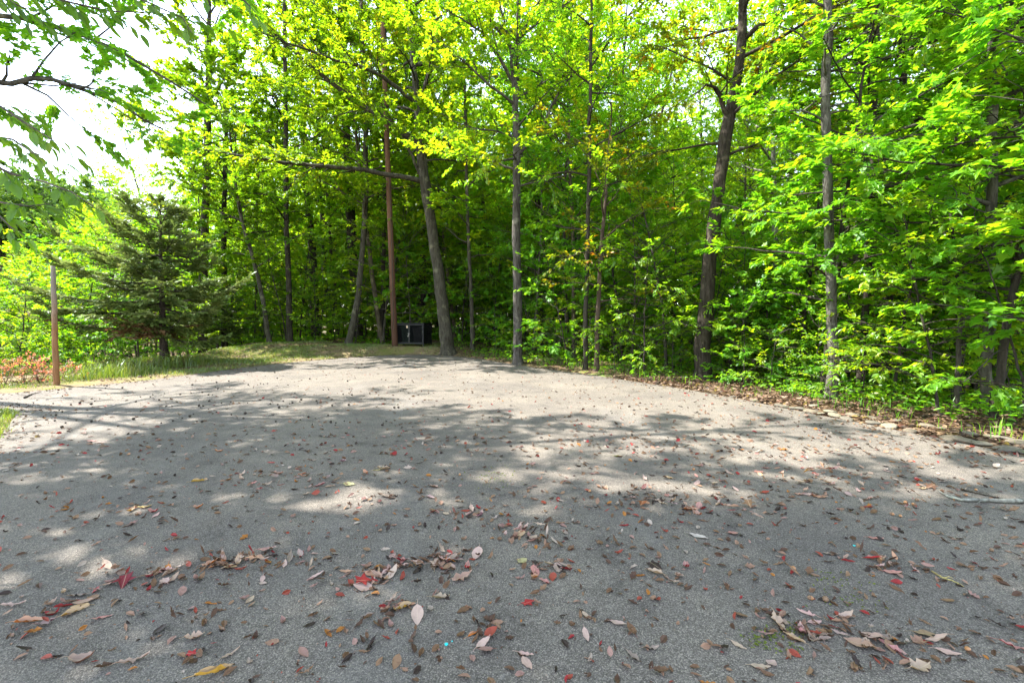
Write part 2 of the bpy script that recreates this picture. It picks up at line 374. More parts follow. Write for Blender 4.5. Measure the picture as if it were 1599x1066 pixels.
# ---------------------------------------------------------------- tree builder
def rot_about(v, ax, ang):
    """rotate rows of v about rows of ax by ang (Rodrigues)"""
    c = np.cos(ang)[:, None]; s = np.sin(ang)[:, None]
    return v * c + np.cross(ax, v) * s + ax * (np.sum(ax * v, -1, keepdims=True)) * (1 - c)
UP = np.array([0, 0, 1.0])
def interp(pts, r, t):
    pts = np.asarray(pts, float); seg = np.linalg.norm(np.diff(pts, axis=0), axis=1); cum = np.concatenate([[0], np.cumsum(seg)]); L = cum[-1]
    t = np.asarray(t); s = t * L
    p = np.stack([np.interp(s, cum, pts[:, i]) for i in range(3)], -1)
    tan = unit(np.stack([np.interp(np.minimum(s + .05 * L, L), cum, pts[:, i]) - np.interp(np.maximum(s - .05 * L, 0), cum, pts[:, i]) for i in range(3)], -1))
    return p, tan, np.interp(s, cum, np.broadcast_to(r, (len(pts),))), L

class Foliage:
    """limbs sprout side branches, those sprout twigs, those carry leaves; all flattened into layers like a broadleaf's boughs"""
    def __init__(self, seed, leaf=.11, tmpl=OVAL2, per_twig=8, flat=.8, sub_len=1.6, sub_den=2.2, twig_den=4.0, twig_len=.5, droop=.25, leaf_start=.2, twigs=True):
        self.twigs = twigs
        self.r = np.random.default_rng(seed); self.leaf = leaf; self.tmpl = tmpl; self.per = per_twig; self.flat = flat
        self.sub_len = sub_len; self.sub_den = sub_den; self.tw_den = twig_den; self.tw_len = twig_len; self.droop = droop; self.ls = leaf_start
        self.tw_p = []; self.tw_d = []; self.tw_l = []; self.bw = Geo(); self.crown = Geo(); self.leaf_rows = []
    def limb(self, pts, r, density=1.0, lenscale=1.0):
        R = self.r; pts = np.asarray(pts, float)
        _, _, _, L = interp(pts, r, np.array([0.5]))
        n = max(2, int(L * self.sub_den * density))
        t = np.sort(np.concatenate([R.uniform(self.ls, 1, n - 1), [1.0]]))
        p, tan, rr, _ = interp(pts, r, t)
        side = np.where(np.arange(n) % 2 == 0, 1.0, -1.0)
        ax = unit(UP[None] + R.normal(0, .45, (n, 3)))
        ang = side * R.uniform(.55, 1.15, n); ang[-1] *= .2
        d = rot_about(tan, ax, ang); d[:, 2] = d[:, 2] * (1 - self.flat * .5) + R.normal(.08, .16, n); d = unit(d)
        ln = self.sub_len * lenscale * R.uniform(.5, 1.25, n) * (1.12 - .55 * t)
        for i in range(n): self.sub(p[i], d[i], ln[i], min(rr[i] * .6, .035))
    def sub(self, p, d, ln, r):
        R = self.r; k = 5
        pts = [p]; dd = d.copy()
        for i in range(k - 1):
            dd = unit(dd + R.normal(0, .16, 3) + np.array([0, 0, -.05 * self.droop * i])); pts.append(pts[-1] + dd * ln / (k - 1))
        pts = np.array(pts); self.bw.tube(pts, np.linspace(max(r, .006), .004, k), 3)
        n = max(2, int(ln * self.tw_den)); t = np.concatenate([R.uniform(.15, 1, n - 1), [1.0]])
        q, tan, _, _ = interp(pts, .01, t)
        ax = unit(UP[None] + R.normal(0, .4, (n, 3))); ang = np.where(R.random(n) < .5, 1, -1) * R.uniform(.4, 1.1, n); ang[-1] *= .2
        dt = rot_about(tan, ax, ang); dt[:, 2] -= .1 * self.droop; dt = unit(dt)
        self.tw_p.append(q); self.tw_d.append(dt); self.tw_l.append(self.tw_len * R.uniform(.55, 1.3, n) * (1.1 - .4 * t))
    def finish(self):
        R = self.r; p = np.concatenate(self.tw_p); d = np.concatenate(self.tw_d); l = np.concatenate(self.tw_l); n = len(p)
        e = p + d * l[:, None]; a = unit(np.cross(d, UP + 1e-3)); b = np.cross(d, a); rr = .003
        ring = lambda c, r: np.stack([c + r * a, c - r * .5 * a + r * .87 * b, c - r * .5 * a - r * .87 * b], 1)
        v = np.concatenate([ring(p, rr), ring(e, rr * .5)], 1)
        off = (np.arange(n) * 6)[:, None, None]; f = np.array([[0, 1, 4, 3], [1, 2, 5, 4], [2, 0, 3, 5]])
        if self.twigs: self.bw.add(v.reshape(-1, 3), (f[None] + off).reshape(-1, 4))
        k = self.per; t = (np.arange(k) + .6) / k
        P_ = p[:, None] + d[:, None] * (l[:, None] * t[None])[..., None]; P_ = P_.reshape(-1, 3)
        D = np.repeat(d, k, 0); m = len(P_); P_ += R.normal(0, .02, (m, 3))
        nr = unit(UP[None] * (.5 + self.flat) + R.normal(0, .42, (m, 3)))
        side = np.tile(np.where(np.arange(k) % 2 == 0, 1.0, -1.0), n)
        ax = rot_about(D, nr, side * R.uniform(.5, 1.25, m)); ax[:, 2] -= self.droop * R.uniform(.2, 1.4, m); ax = unit(ax)
        sz = self.leaf * R.uniform(.6, 1.3, m)
        self.leaf_rows = (P_, ax, nr, sz)
        self.crown.leaves(self.tmpl, P_, ax, nr, sz)
        return m

def bend(p0, d, L, n, rng, wob=.08, rise=0.0):
    pts = [np.array(p0, float)]; d = unit(np.array(d, float))
    for i in range(n - 1):
        d = unit(d + rng.normal(0, wob, 3) + np.array([0, 0, rise])); pts.append(pts[-1] + d * L / (n - 1))
    return np.array(pts)

def flare_fn(amount, lobes, ph, reach=16):
    def f(n, th):
        z = np.linspace(0, 1, n)[:, None]
        return 1 + amount * np.exp(-z * reach) * (1 + .45 * np.sin(lobes * th[None] + ph))
    return f

def build_tree(name, label, cat, base, trunk_pts, trunk_r, limbs, fol, leaf_mat, auto=None, group=None, bark=(.14, .12, .10), sides=14, limb_parts=True, flare=.55):
    """trunk_pts are world points (first at the ground); limbs = [(points, radius at start)] built as parts; auto = dict(h0,h1,n,len) grows more limbs off the trunk"""
    base = np.array(base, float); R = fol.r
    root = thing(name, label, cat, tuple(base), 0, group)
    tp = np.asarray([tuple(q) for q in trunk_pts], float) - base; tr = np.asarray(trunk_r, float)
    seg = np.linalg.norm(np.diff(tp, axis=0), axis=1); cum = np.concatenate([[0], np.cumsum(seg)]) / seg.sum()
    tt = np.concatenate([np.linspace(0, .8 / seg.sum(), 6)[:-1], np.linspace(.8 / seg.sum(), 1, max(14, int(seg.sum() * 2)))])
    fine = np.stack([np.interp(tt, cum, tp[:, i]) for i in range(3)], -1); fr = np.interp(tt, cum, tr)
    for _ in range(2): fine[1:-1] = (fine[:-2] + 2 * fine[1:-1] + fine[2:]) / 4
    fine[1:-1] += R.normal(0, .012, (len(fine) - 2, 3)) * np.array([1, 1, 0])
    bark = tuple(q * .55 for q in bark)
    g = Geo(); g.tube(fine, fr, sides, rough=.045, rng=R, flare=flare_fn(flare, 5, R.uniform(0, 6), seg.sum() / .38) if flare else None)
    link('trunk', g.mesh('trunk', M_BARK), root, color=bark)
    lg = None
    for pts, r0 in limbs:
        pts = np.asarray([tuple(q) for q in pts], float) - base
        s2 = np.concatenate([[0], np.cumsum(np.linalg.norm(np.diff(pts, axis=0), axis=1))]); s2 /= s2[-1]
        tq = np.linspace(0, 1, max(8, 3 * len(pts))); fp = np.stack([np.interp(tq, s2, pts[:, i]) for i in range(3)], -1)
        for _ in range(2): fp[1:-1] = (fp[:-2] + 2 * fp[1:-1] + fp[2:]) / 4
        fp[1:-1] += R.normal(0, .02, (len(fp) - 2, 3))
        rad = r0 * (1 - .82 * tq)
        lg = Geo(); lg.tube(fp, rad, 8, rough=.05, rng=R); link('limb', lg.mesh('limb', M_BARK), root, color=bark)
        fol.limb(fp, rad)
    if auto:
        n = auto['n']; hz_ = fine[:, 2]
        for i in range(n):
            q = (i + R.uniform(.1, .9)) / n; z = auto['h0'] + (auto['h1'] - auto['h0']) * q
            p = np.array([np.interp(z, hz_, fine[:, 0]), np.interp(z, hz_, fine[:, 1]), z]); tr_ = np.interp(z, hz_, fr)
            az = i * 2.4 + R.uniform(-.5, .5)
            if 'az' in auto: az = auto['az'][0] + R.uniform(-1, 1) * auto['az'][1]
            prof = auto.get('prof', lambda q: .55 + .9 * q * (1 - q) * 2 - .25 * q)(q)
            L = auto['len'] * prof * R.uniform(.75, 1.2); el = auto.get('el', .35) + .75 * q * q + R.uniform(-.15, .15)
            pts = bend(p, (math.cos(az) * math.cos(el), math.sin(az) * math.cos(el), math.sin(el)), L, 8, R, .10, -.02)
            rad = np.linspace(min(tr_ * .6, .012 * L + .012), .008, 8)
            fol.bw.tube(pts, rad, 5); fol.limb(pts, rad)
    n = fol.finish()
    if fol.bw.n: link('branchwork', fol.bw.mesh('branchwork', M_BARK), root, kind='stuff', color=bark)
    link('crown', fol.crown.mesh('crown', leaf_mat, False), root, kind='stuff')
    return root

NLEAF = []
# ---- woodland prototypes (first copies get moved into place, the others are copies)
def proto_tree(seed, Hh, r0, h0, n, ln, leaf, mat, bark, per=8, tmpl=OVAL2, lean=.04):
    R = np.random.default_rng(seed); pts = [np.array([0, 0, -.15])]; d = np.array([R.normal(0, lean), R.normal(0, lean), 1.0])
    for i in range(9): d = unit(d + R.normal(0, .035, 3) * np.array([1, 1, 0])); pts.append(pts[-1] + d * Hh / 9)
    rr = np.linspace(r0, .02, 10) ** 1.0
    fol = Foliage(seed + 100, leaf * 1.1, tmpl, per, .75, 1.7, 3.0, 5.0, .62, twigs=False)
    return build_tree('woodland_tree', 'x', 'tree', (0, 0, 0), pts, rr, [], fol, mat, dict(h0=h0, h1=Hh * .98, n=n, len=ln), bark=bark, sides=10)

DARK = (.085, .070, .055); MIDB = (.14, .12, .095); PALE = (.26, .25, .22)
TREES = [proto_tree(11, 19, .145, 5.0, 36, 4.2, .145, M_YELLOW, MIDB), proto_tree(12, 21, .165, 6.0, 38, 4.6, .15, M_GREEN, DARK),
         proto_tree(13, 17, .12, 4.4, 34, 3.8, .14, M_YELLOW, DARK), proto_tree(14, 20, .15, 5.4, 36, 4.4, .14, M_GREEN, PALE),
         proto_tree(15, 15, .085, 3.2, 34, 3.2, .13, M_MAPLE, MIDB)]
def proto_sapling(seed, Hh, r0, h0, n, ln, leaf, mat, tmpl, per=8, nst=1):
    R = np.random.default_rng(seed); fol = Foliage(seed + 50, leaf * .92, tmpl, per + 3, 1.1, .75, 3.8, 6, .34, .35, .12, twigs=False)
    pts = bend((0, 0, -.1), (R.normal(0, .1), R.normal(0, .1), 1), Hh, 8, R, .06, .03)
    return build_tree('sapling', 'x', 'sapling', (0, 0, 0), pts, np.linspace(r0, .006, 8), [], fol, mat,
                      dict(h0=h0, h1=Hh * .97, n=n, len=ln, el=.22, prof=lambda q: 1.0 - .55 * q), bark=MIDB if seed % 2 else DARK, sides=7, flare=.2)
SAPS = [proto_sapling(31, 5.0, .035, .7, 22, 1.7, .115, M_MAPLE, MAPLE), proto_sapling(32, 3.4, .022, .35, 17, 1.3, .11, M_MAPLE, MAPLE),
        proto_sapling(33, 6.5, .045, 1.0, 26, 2.0, .12, M_YELLOW, OVAL4), proto_sapling(34, 4.2, .028, .5, 20, 1.5, .11, M_GREEN, OVAL4),
        proto_sapling(35, 2.2, .015, .15, 13, .95, .10, M_MAPLE, MAPLE), proto_sapling(36, 7.5, .05, 1.6, 26, 2.1, .12, M_MAPLE, MAPLE),
        proto_sapling(37, 1.3, .010, .1, 11, .65, .085, M_GREEN, OVAL4)]

for i_, nm_, ct_ in ((2, 'young_tree', 'tree'), (5, 'young_tree', 'tree'), (6, 'bush', 'bush'), (4, 'seedling', 'seedling')): SAPS[i_].name = nm_; SAPS[i_]['category'] = ct_
LANDMARKS = [(-400, 'left of the cut off wooden post'), (95, 'beyond the cut off wooden post'), (250, 'behind the spreading cedar'), (340, 'right of the cedar'),
             (450, 'behind the grass verge'), (560, 'left of the tall brown pole'), (615, 'behind the tall brown pole'), (655, 'behind the black bin cage'), (705, 'behind the large forked oak'),
             (755, 'between oak and straight trunk'), (808, 'behind the straight grey trunk'), (870, 'right of the straight grey trunk'), (930, 'behind two slim trunks'),
             (1010, 'left of the dark forked tree'), (1100, 'behind the dark forked tree'), (1200, 'left of the pale trunk'), (1295, 'behind the pale trunk'),
             (1375, 'behind the dark trunk cluster'), (1460, 'right of the dark trunk cluster'), (1545, 'behind the last roadside trunk'), (1700, 'past the last roadside trunk')]
def where_is(x, y):
    p = px_of(x, y)[0]; return min(LANDMARKS, key=lambda t: abs(t[0] - p))[1]
TREE_LOOK = ['yellow green tree', 'tall green tree', 'slender yellow tree', 'dense green tree', 'slim maple']
SAP_LOOK = ['layered maple sapling', 'thin maple sapling', 'tall yellowish sapling', 'bushy green sapling', 'small maple seedling', 'slim young maple', 'low leafy bush']
used_t = [False] * len(TREES); used_s = [False] * len(SAPS)
def put(kind, i, x, y, scale, label, group, z=None, color=None):
    protos, used = (TREES, used_t) if kind == 't' else (SAPS, used_s)
    z = hz(x, y) - .03 if z is None else z
    if not used[i]:
        used[i] = True; o = protos[i]; o.location = (x, y, z); o.rotation_euler = (0, 0, random.uniform(0, 6.28)); o.scale = (scale,) * 3; o['label'] = label; o['group'] = group; return o
    return copy_tree(protos[i], (x, y, z), random.uniform(0, 6.28), scale, label, group, color)

# ---------------------------------------------------------------- hero trees, each where it stands
def W(px, depth): return px / 2 * depth / F
def trunk_of(base_px, pts, widths, depth, k=1.0):
    b = P(base_px[0], base_px[1], depth); z = hz(b.x, b.y) - .08
    out = [Vector((b.x, b.y, z))] + [P(a, c, depth) for a, c in pts]
    return out, [W(q * k, depth) for q in widths]

def ext(pts, L, h):                                              # lets a drawn limb run on in depth
    return pts
# the large forked oak beside the cage
t, r = trunk_of((700, 552), [(692, 480), (681, 400), (669, 320), (658, 255), (653, 190), (648, 120), (640, 50), (628, -40), (612, -150), (600, -260)], [34, 29, 26, 25, 24, 17, 14, 11, 9, 6, 3], 19.6, .64)
D0 = 19.6
limbs = [([P(661, 283, D0), P(600, 271, 19), P(540, 262, 18.4), P(450, 256, 17.6), P(380, 243, 17), P(300, 230, 16.4)], W(.75 * 11, D0)),
         ([P(653, 225, D0), P(610, 193, 19.3), P(570, 168, 19), P(530, 140, 18.6), P(490, 108, 18.2), P(430, 55, 17.6), P(380, 10, 17)], W(.75 * 14, D0)),
         ([P(647, 158, D0), P(600, 120, 19), P(560, 102, 18.4), P(510, 90, 17.8), P(450, 68, 17), P(390, 45, 16.4)], W(.75 * 9, D0)),
         ([P(655, 272, D0), P(640, 240, 19.2), P(632, 215, 19), P(610, 190, 18.6), P(575, 160, 18)], W(.75 * 7, D0)),
         ([P(650, 190, D0), P(665, 120, 20), P(690, 60, 20.4), P(720, -10, 20.8)], W(.75 * 8, D0)),
         ([P(640, 40, D0), P(610, -20, 18.8), P(570, -90, 18)], W(.75 * 8, D0))]
build_tree('oak_tree', 'large forked oak with leaning grey trunk beside the black bin cage', 'tree', t[0], t, r, limbs,
           Foliage(201, .155, OVAL2, 15, .7, 1.9, 3.4, 4.8, .6), M_YELLOW, dict(h0=8, h1=19.5, n=24, len=4.6, el=.3), bark=(.13, .115, .085))
# the straight trunk at the asphalt's edge
D1 = 15.6
t, r = trunk_of((808, 570), [(808, 450), (806, 330), (807, 240), (805, 180), (806, 120), (808, 60), (810, -60), (813, -200), (816, -320)], [19, 17, 16, 15, 13, 12, 10, 8, 5, 2], D1, .78)
limbs = [([P(808, 243, D1), P(845, 205, 15.2), P(868, 150, 14.8), P(905, 102, 14.4), P(955, 55, 14)], W(6, D1)),
         ([P(804, 130, D1), P(782, 95, 15.2), P(755, 52, 14.8), P(720, 30, 14.4), P(690, 12, 14)], W(6, D1)),
         ([P(804, 150, D1), P(797, 80, 15.4), P(785, 20, 15), P(765, -40, 14.6)], W(6, D1)),
         ([P(808, 248, D1), P(770, 250, 15), P(730, 242, 14.4), P(690, 238, 14)], W(4, D1)),
         ([P(808, 70, D1), P(830, 20, 15.2), P(870, -40, 14.8)], W(5, D1))]
build_tree('hickory_tree', 'straight grey trunk standing right at the edge of the asphalt', 'tree', t[0], t, r, limbs,
           Foliage(202, .14, OVAL2, 14, .7, 1.6, 3.6, 4.8, .55), M_GREEN, dict(h0=6, h1=17.5, n=32, len=3.8, el=.35), bark=(.17, .15, .13))
# the big dark forked tree on the right
D2 = 11.9
t, r = trunk_of((1097, 600), [(1097, 520), (1107, 420), (1118, 330), (1128, 250), (1135, 195), (1150, 140), (1158, 80), (1160, 0), (1165, -120), (1170, -300), (1172, -420)], [29, 27, 24, 22, 21, 21, 17, 15, 14, 10, 6, 2], D2, .86)
limbs = [([P(1137, 190, D2), P(1130, 165, 11.8), P(1124, 142, 11.7), P(1105, 130, 11.5), P(1085, 150, 11.3)], W(8, D2)),
         ([P(1160, 62, D2), P(1190, 36, 11.6), P(1230, 12, 11.3), P(1285, 0, 11), P(1340, -12, 10.6)], W(8, D2)),
         ([P(1152, 140, D2), P(1195, 115, 11.6), P(1250, 80, 11.2), P(1300, 40, 10.8)], W(5, D2)),
         ([P(1160, 0, D2), P(1120, -40, 11.4), P(1060, -80, 10.8), P(1000, -110, 10)], W(7, D2))]
build_tree('forked_oak', 'big dark barked tree forking high up on the right of the road', 'tree', t[0], t, r, limbs,
           Foliage(203, .125, OVAL4, 11, .7, 1.5, 3.2, 4.8, .5), M_AUTUMN, dict(h0=5.5, h1=16, n=20, len=3.6, el=.3), bark=(.095, .075, .055))
# the other drawn trunks: (label, base px, [(px, py)], widths, depth, bark, crown start, crown top, limbs, length, leaf, material)
def simple(name, label, bpx, pts, wd, depth, bark, h0, n, ln, leaf, mat, tmpl=OVAL2, per=7, flat=.8, el=.3):
    t, r = trunk_of(bpx, pts, wd, depth, .82); Hh = t[-1].z - t[0].z
    build_tree(name, label, 'tree', t[0], t, r, [], Foliage(int(bpx[0] * 7 + bpx[1]), leaf * (1.2 if depth > 18 else 1.05), tmpl, per + (10 if depth > 18 else 6 if tmpl is not MAPLE else 3), flat, 1.35, 3.0, 5.0, .5), mat,
               dict(h0=h0 * .75, h1=Hh * .98, n=int(n * 1.6), len=ln, el=el), bark=bark, sides=11)
simple('pale_tree', 'pale peeling whitish trunk on the right behind roadside stones', (1297, 640), [(1300, 560), (1297, 450), (1293, 350), (1290, 250), (1291, 120), (1292, 0), (1294, -200), (1295, -520)], [20, 18, 17, 17, 16, 15, 14, 10, 3], 8.6, (.20, .185, .155), 5.4, 22, 1.35, .11, M_MAPLE, MAPLE, 6, 1.1)
simple('dark_tree', 'slim dark trunk leaning beside the pale peeling trunk', (1340, 632), [(1347, 560), (1352, 470), (1358, 380), (1362, 280), (1366, 120), (1370, -80), (1372, -300)], [13, 13, 12, 12, 11, 10, 8, 2], 9.8, (.075, .06, .045), 4.5, 9, 2.6, .12, M_MAPLE, MAPLE, 6, 1.1)
simple('grey_tree', 'mossy grey trunk standing between two dark trunks', (1366, 618), [(1365, 520), (1362, 400), (1358, 280), (1356, 100), (1352, -120), (1350, -330)], [19, 18, 17, 15, 14, 10, 2], 11.3, (.15, .14, .10), 6, 10, 3.2, .12, M_GREEN)
simple('black_tree', 'thick blackish trunk with a kink, rightmost of the dark trunk cluster', (1386, 622), [(1384, 560), (1385, 480), (1389, 420), (1396, 380), (1403, 320), (1408, 200), (1410, 0), (1412, -250)], [22, 18, 18, 17, 15, 14, 12, 9, 2], 10.4, (.06, .05, .04), 4.5, 12, 3.0, .12, M_MAPLE, MAPLE, 6, 1.1)
simple('roadside_tree', 'grey furrowed trunk nearest the right edge of the road', (1540, 652), [(1541, 560), (1544, 450), (1548, 340), (1550, 200), (1553, 0), (1556, -250), (1558, -620)], [21, 18, 17, 16, 15, 14, 11, 2], 7.6, (.17, .155, .12), 2.9, 22, 2.9, .115, M_MAPLE, MAPLE, 8, 1.2, .2)
simple('backing_tree', 'dark trunk close behind the last roadside trunk', (1522, 622), [(1526, 520), (1532, 400), (1537, 300), (1540, 100), (1545, -200)], [14, 13, 12, 11, 9, 2], 11.5, (.07, .06, .045), 4.5, 10, 2.8, .12, M_MAPLE, MAPLE, 6, 1.0)
simple('inner_tree', 'dark trunk rising alone between cluster and last roadside trunk', (1468, 600), [(1471, 480), (1476, 360), (1480, 220), (1484, 0), (1488, -200)], [15, 14, 13, 12, 10, 2], 15, (.085, .07, .055), 7, 10, 3.4, .13, M_GREEN)
simple('slim_tree', 'slim dark trunk, first of the two slim roadside trunks', (914, 585), [(916, 450), (919, 330), (921, 200), (924, 0), (926, -180)], [9, 8.5, 8, 7, 5, 1.5], 13.6, (.095, .08, .06), 4.5, 12, 2.4, .12, M_GREEN, OVAL4)
simple('reddish_tree', 'slim tree with reddish leaves, second of the two slim roadside trunks', (931, 588), [(933, 520), (936, 440), (941, 360), (948, 270), (955, 160)], [10, 9, 8, 7, 5, 1.5], 13.2, (.16, .115, .08), 2.6, 10, 1.7, .11, M_AUTUMN, OVAL4)
simple('verge_tree', 'straight dark trunk behind the grass verge left of the leaning pair', (453, 547), [(451, 450), (447, 340), (446, 200), (444, 0), (442, -160)], [12, 10, 9, 8, 6, 2], 23, (.095, .08, .06), 6, 18, 4.0, .15, M_YELLOW)
simple('leaning_tree', 'thin grey trunk leaning left behind the grass verge', (421, 547), [(413, 480), (400, 420), (386, 375), (372, 320), (362, 240), (350, 120)], [9, 8, 7, 6.5, 6, 4, 1.5], 22.6, (.15, .135, .10), 5, 12, 3.2, .15, M_YELLOW)
simple('bowed_tree', 'grey trunk bowed right in front of a thicker trunk', (543, 545), [(552, 500), (560, 460), (567, 380), (572, 300), (571, 200), (566, 60), (560, -100)], [14, 12, 11, 10, 10, 9, 7, 2], 22.8, (.15, .135, .10), 7, 12, 3.4, .15, M_YELLOW)
simple('thick_tree', 'thick dark trunk behind the bowed grey trunk', (558, 540), [(556, 450), (549, 380), (546, 300), (540, 180), (530, 0), (525, -120)], [22, 20, 18, 16, 14, 9, 2], 28, (.085, .07, .055), 8, 16, 4.4, .16, M_YELLOW)
simple('pole_side_tree', 'thin dark trunk just left of the tall brown pole', (597, 543), [(598, 450), (600, 340), (602, 220), (602, 60), (600, -60)], [9, 8, 8, 7, 5, 2], 24, (.075, .06, .045), 6, 12, 3.2, .15, M_GREEN)
simple('cage_tree', 'dark trunk rising behind the roof of the black bin cage', (655, 540), [(658, 470), (662, 390), (664, 300), (668, 150), (670, -50)], [15, 14, 12, 11, 9, 2], 26, (.10, .085, .06), 7, 14, 4.0, .16, M_GREEN)
simple('gap_tree', 'thin grey stem between the forked oak and the straight trunk', (738, 553), [(736, 460), (731, 360), (728, 240), (724, 60), (720, -60)], [8, 7, 6, 6, 4, 1.5], 20.5, (.15, .13, .10), 5, 12, 3.0, .14, M_GREEN)
simple('cedar_side_tree', 'thick dark trunk just behind the right side of the cedar', (316, 548), [(317, 450), (320, 350), (324, 230), (326, 80), (328, -80)], [17, 15, 13, 12, 9, 2], 24, (.085, .07, .055), 5, 22, 4.6, .15, M_YELLOW)
simple('twin_stem_tree', 'dark twin stemmed tree between the cedar and leaning trunk', (350, 548), [(350, 460), (349, 360), (352, 240), (356, 80)], [12, 10, 9, 7, 2], 25, (.075, .06, .045), 5, 14, 3.4, .15, M_YELLOW)
simple('shadowed_tree', 'broad shadowed trunk deep behind the middle of the verge', (493, 538), [(491, 470), (488, 400), (480, 300), (470, 120), (464, -40)], [17, 16, 14, 12, 9, 2], 29, (.09, .075, .055), 8, 14, 4.4, .16, M_YELLOW)

# overhanging tree out of the frame on the left, its boughs reach in over the road
def over_tree(name, label, base, Hh, r0, limbs, seed, mat, tmpl, leaf, auto, per=7):
    R = np.random.default_rng(seed); x, y = base; z = hz(x, y) - .1
    pts = [(x, y, z)] + [(x + .1 * i * R.normal(.3, 1), y + .1 * i * R.normal(0, 1), z + Hh * i / 8) for i in range(1, 9)]
    build_tree(name, label, 'tree', (x, y, z), pts, np.linspace(r0, .03, 9), limbs, Foliage(seed, leaf, tmpl, per + 3, .9, 1.5, 3.6, 5.0, .5), mat, auto, bark=(.16, .15, .13))
over_tree('overhanging_maple', 'maple whose bare grey bough and starry leaves overhang the road from the left', (-10.2, 5.6), 14, .24,
          [([Vector((-10.1, 5.6, 4.0)), Vector((-8.3, 5.8, 4.5)), P(0, 133, 6.2), P(40, 130, 6.3), P(70, 108, 6.4), P(120, 130, 6.6), P(190, 165, 7.0), P(250, 200, 7.6)], .075),
           ([Vector((-10.1, 5.6, 4.6)), P(-60, 20, 7.2), P(60, 30, 7.4), P(150, 60, 7.7), P(260, 120, 8.2), P(330, 170, 8.8)], .07),
           ([Vector((-10.1, 5.6, 5.8)), P(-80, -120, 6.4), P(60, -130, 6.6), P(220, -90, 7.0), P(360, -30, 7.6)], .08),
           ([Vector((-10.1, 5.6, 7.0)), Vector((-7.5, 5.2, 8.6)), Vector((-5, 4.9, 9.2)), Vector((-2.6, 4.6, 9.3))], .09),
           ([Vector((-10.1, 5.6, 7.6)), Vector((-7.5, 7.4, 9.4)), Vector((-5, 8.4, 10.4)), Vector((-2.4, 9.2, 10.8))], .09),
           ([Vector((-10.1, 5.6, 6.4)), Vector((-8.2, 4.0, 7.6)), Vector((-6.2, 3.4, 8.2)), Vector((-4.0, 2.6, 8.4))], .08)],
          301, M_MAPLE, MAPLE, .11, dict(h0=7.0, h1=13.6, n=18, len=4.4, el=.3), 10)
over_tree('road_bank_tree', 'tall leafy tree on the bank whose high crown shades the road', (-14.5, 9.2), 17, .22,
          [([Vector((-14.5, 9.2, 7.6)), Vector((-11.6, 9.0, 9.4)), Vector((-9, 8.8, 10.6)), Vector((-6.4, 8.6, 11.6))], .09),
           ([Vector((-14.5, 9.2, 9.0)), Vector((-11.8, 8.0, 11.0)), Vector((-9, 7.2, 12.2)), Vector((-6, 6.4, 13.0))], .09)],
          302, M_GREEN, OVAL4, .115, dict(h0=8.2, h1=16.5, n=18, len=4.8, el=.4), 8)

over_tree('roadside_maple', 'tall tree left of the camera whose crown high over the road casts the near shade', (-8.2, 3.0), 16, .2,
          [([Vector((-8.2, 3, 7.5)), Vector((-6.0, 4.0, 9.0)), Vector((-4.4, 4.8, 10.0)), Vector((-2.8, 5.3, 10.6))], .08), ([Vector((-8.2, 3, 8.2)), Vector((-5.6, 3.2, 9.6)), Vector((-3.4, 3.5, 10.2)), Vector((-1.4, 4.0, 10.6))], .08),
           ([Vector((-8.2, 3, 8.8)), Vector((-6.4, 5.0, 10.6)), Vector((-4.6, 6.6, 11.8)), Vector((-2.4, 8.2, 12.6))], .08), ([Vector((-8.2, 3, 8.0)), Vector((-6.4, 2.0, 9.6)), Vector((-4.6, 1.6, 10.4)), Vector((-2.4, 1.8, 11))], .07)],
          303, M_GREEN, OVAL2, .18, dict(h0=7.5, h1=15.5, n=28, len=4.5, el=.35), 11)

# ---- the nearest boughs: a young tree just out of frame, every large leaf of it a part of its own
def broad_leaf_mesh(name, mat, seed, length=.105):
    R = np.random.default_rng(seed); nl = 7; s = np.linspace(0, 1, nl); hw = .235 * np.sin(PI * np.clip(s, 0, 1) ** .8) ** .9 * (1 - .12 * s); hw[0] = .012; hw[-1] = .004
    v = []
    for i in range(nl):
        for q in (-1, -.5, 0, .5, 1):
            v.append((s[i], q * hw[i], .30 * abs(q) * hw[i] - .22 * s[i] ** 2 + .012 * R.standard_normal()))
    v = np.array(v) * length; f = [[i * 5 + j, i * 5 + j + 1, i * 5 + j + 6, i * 5 + j + 5] for i in range(nl - 1) for j in range(4)]
    g = Geo(); g.add(v, np.array(f)); g.tube(np.array([[-.14 * length, 0, .03 * length], [0, 0, 0], [.9 * length, 0, -.2 * length]]), [.0011, .0011, .0004], 3)
    return g.mesh(name, mat, True)
M_BEECH = leaf_material('leaf_broad', [(0, (.028, .075, .008)), (.4, (.055, .13, .009)), (.75, (.10, .19, .01)), (.92, (.18, .23, .012)), (1, (.36, .22, .02))], 2.6, tfac=.58, clump=3)
BROAD = [broad_leaf_mesh('leaf', M_BEECH, i) for i in range(4)]
b0 = Vector((-6.3, 2.7, hz(-6.3, 2.7) - .05))
beech = thing('young_tree', 'young tree on the grass island, its large oval leaves hang nearest the camera', 'tree', tuple(b0))
R = np.random.default_rng(77)
g = Geo(); g.tube(np.array([(0, 0, 0), (.05, .02, 1.2), (.02, .06, 2.4), (.1, .05, 3.6), (.15, .0, 4.8)]), [.06, .05, .042, .033, .02], 9, rough=.04, rng=R); link('trunk', g.mesh('trunk', M_BARK), beech, color=(.16, .15, .13))
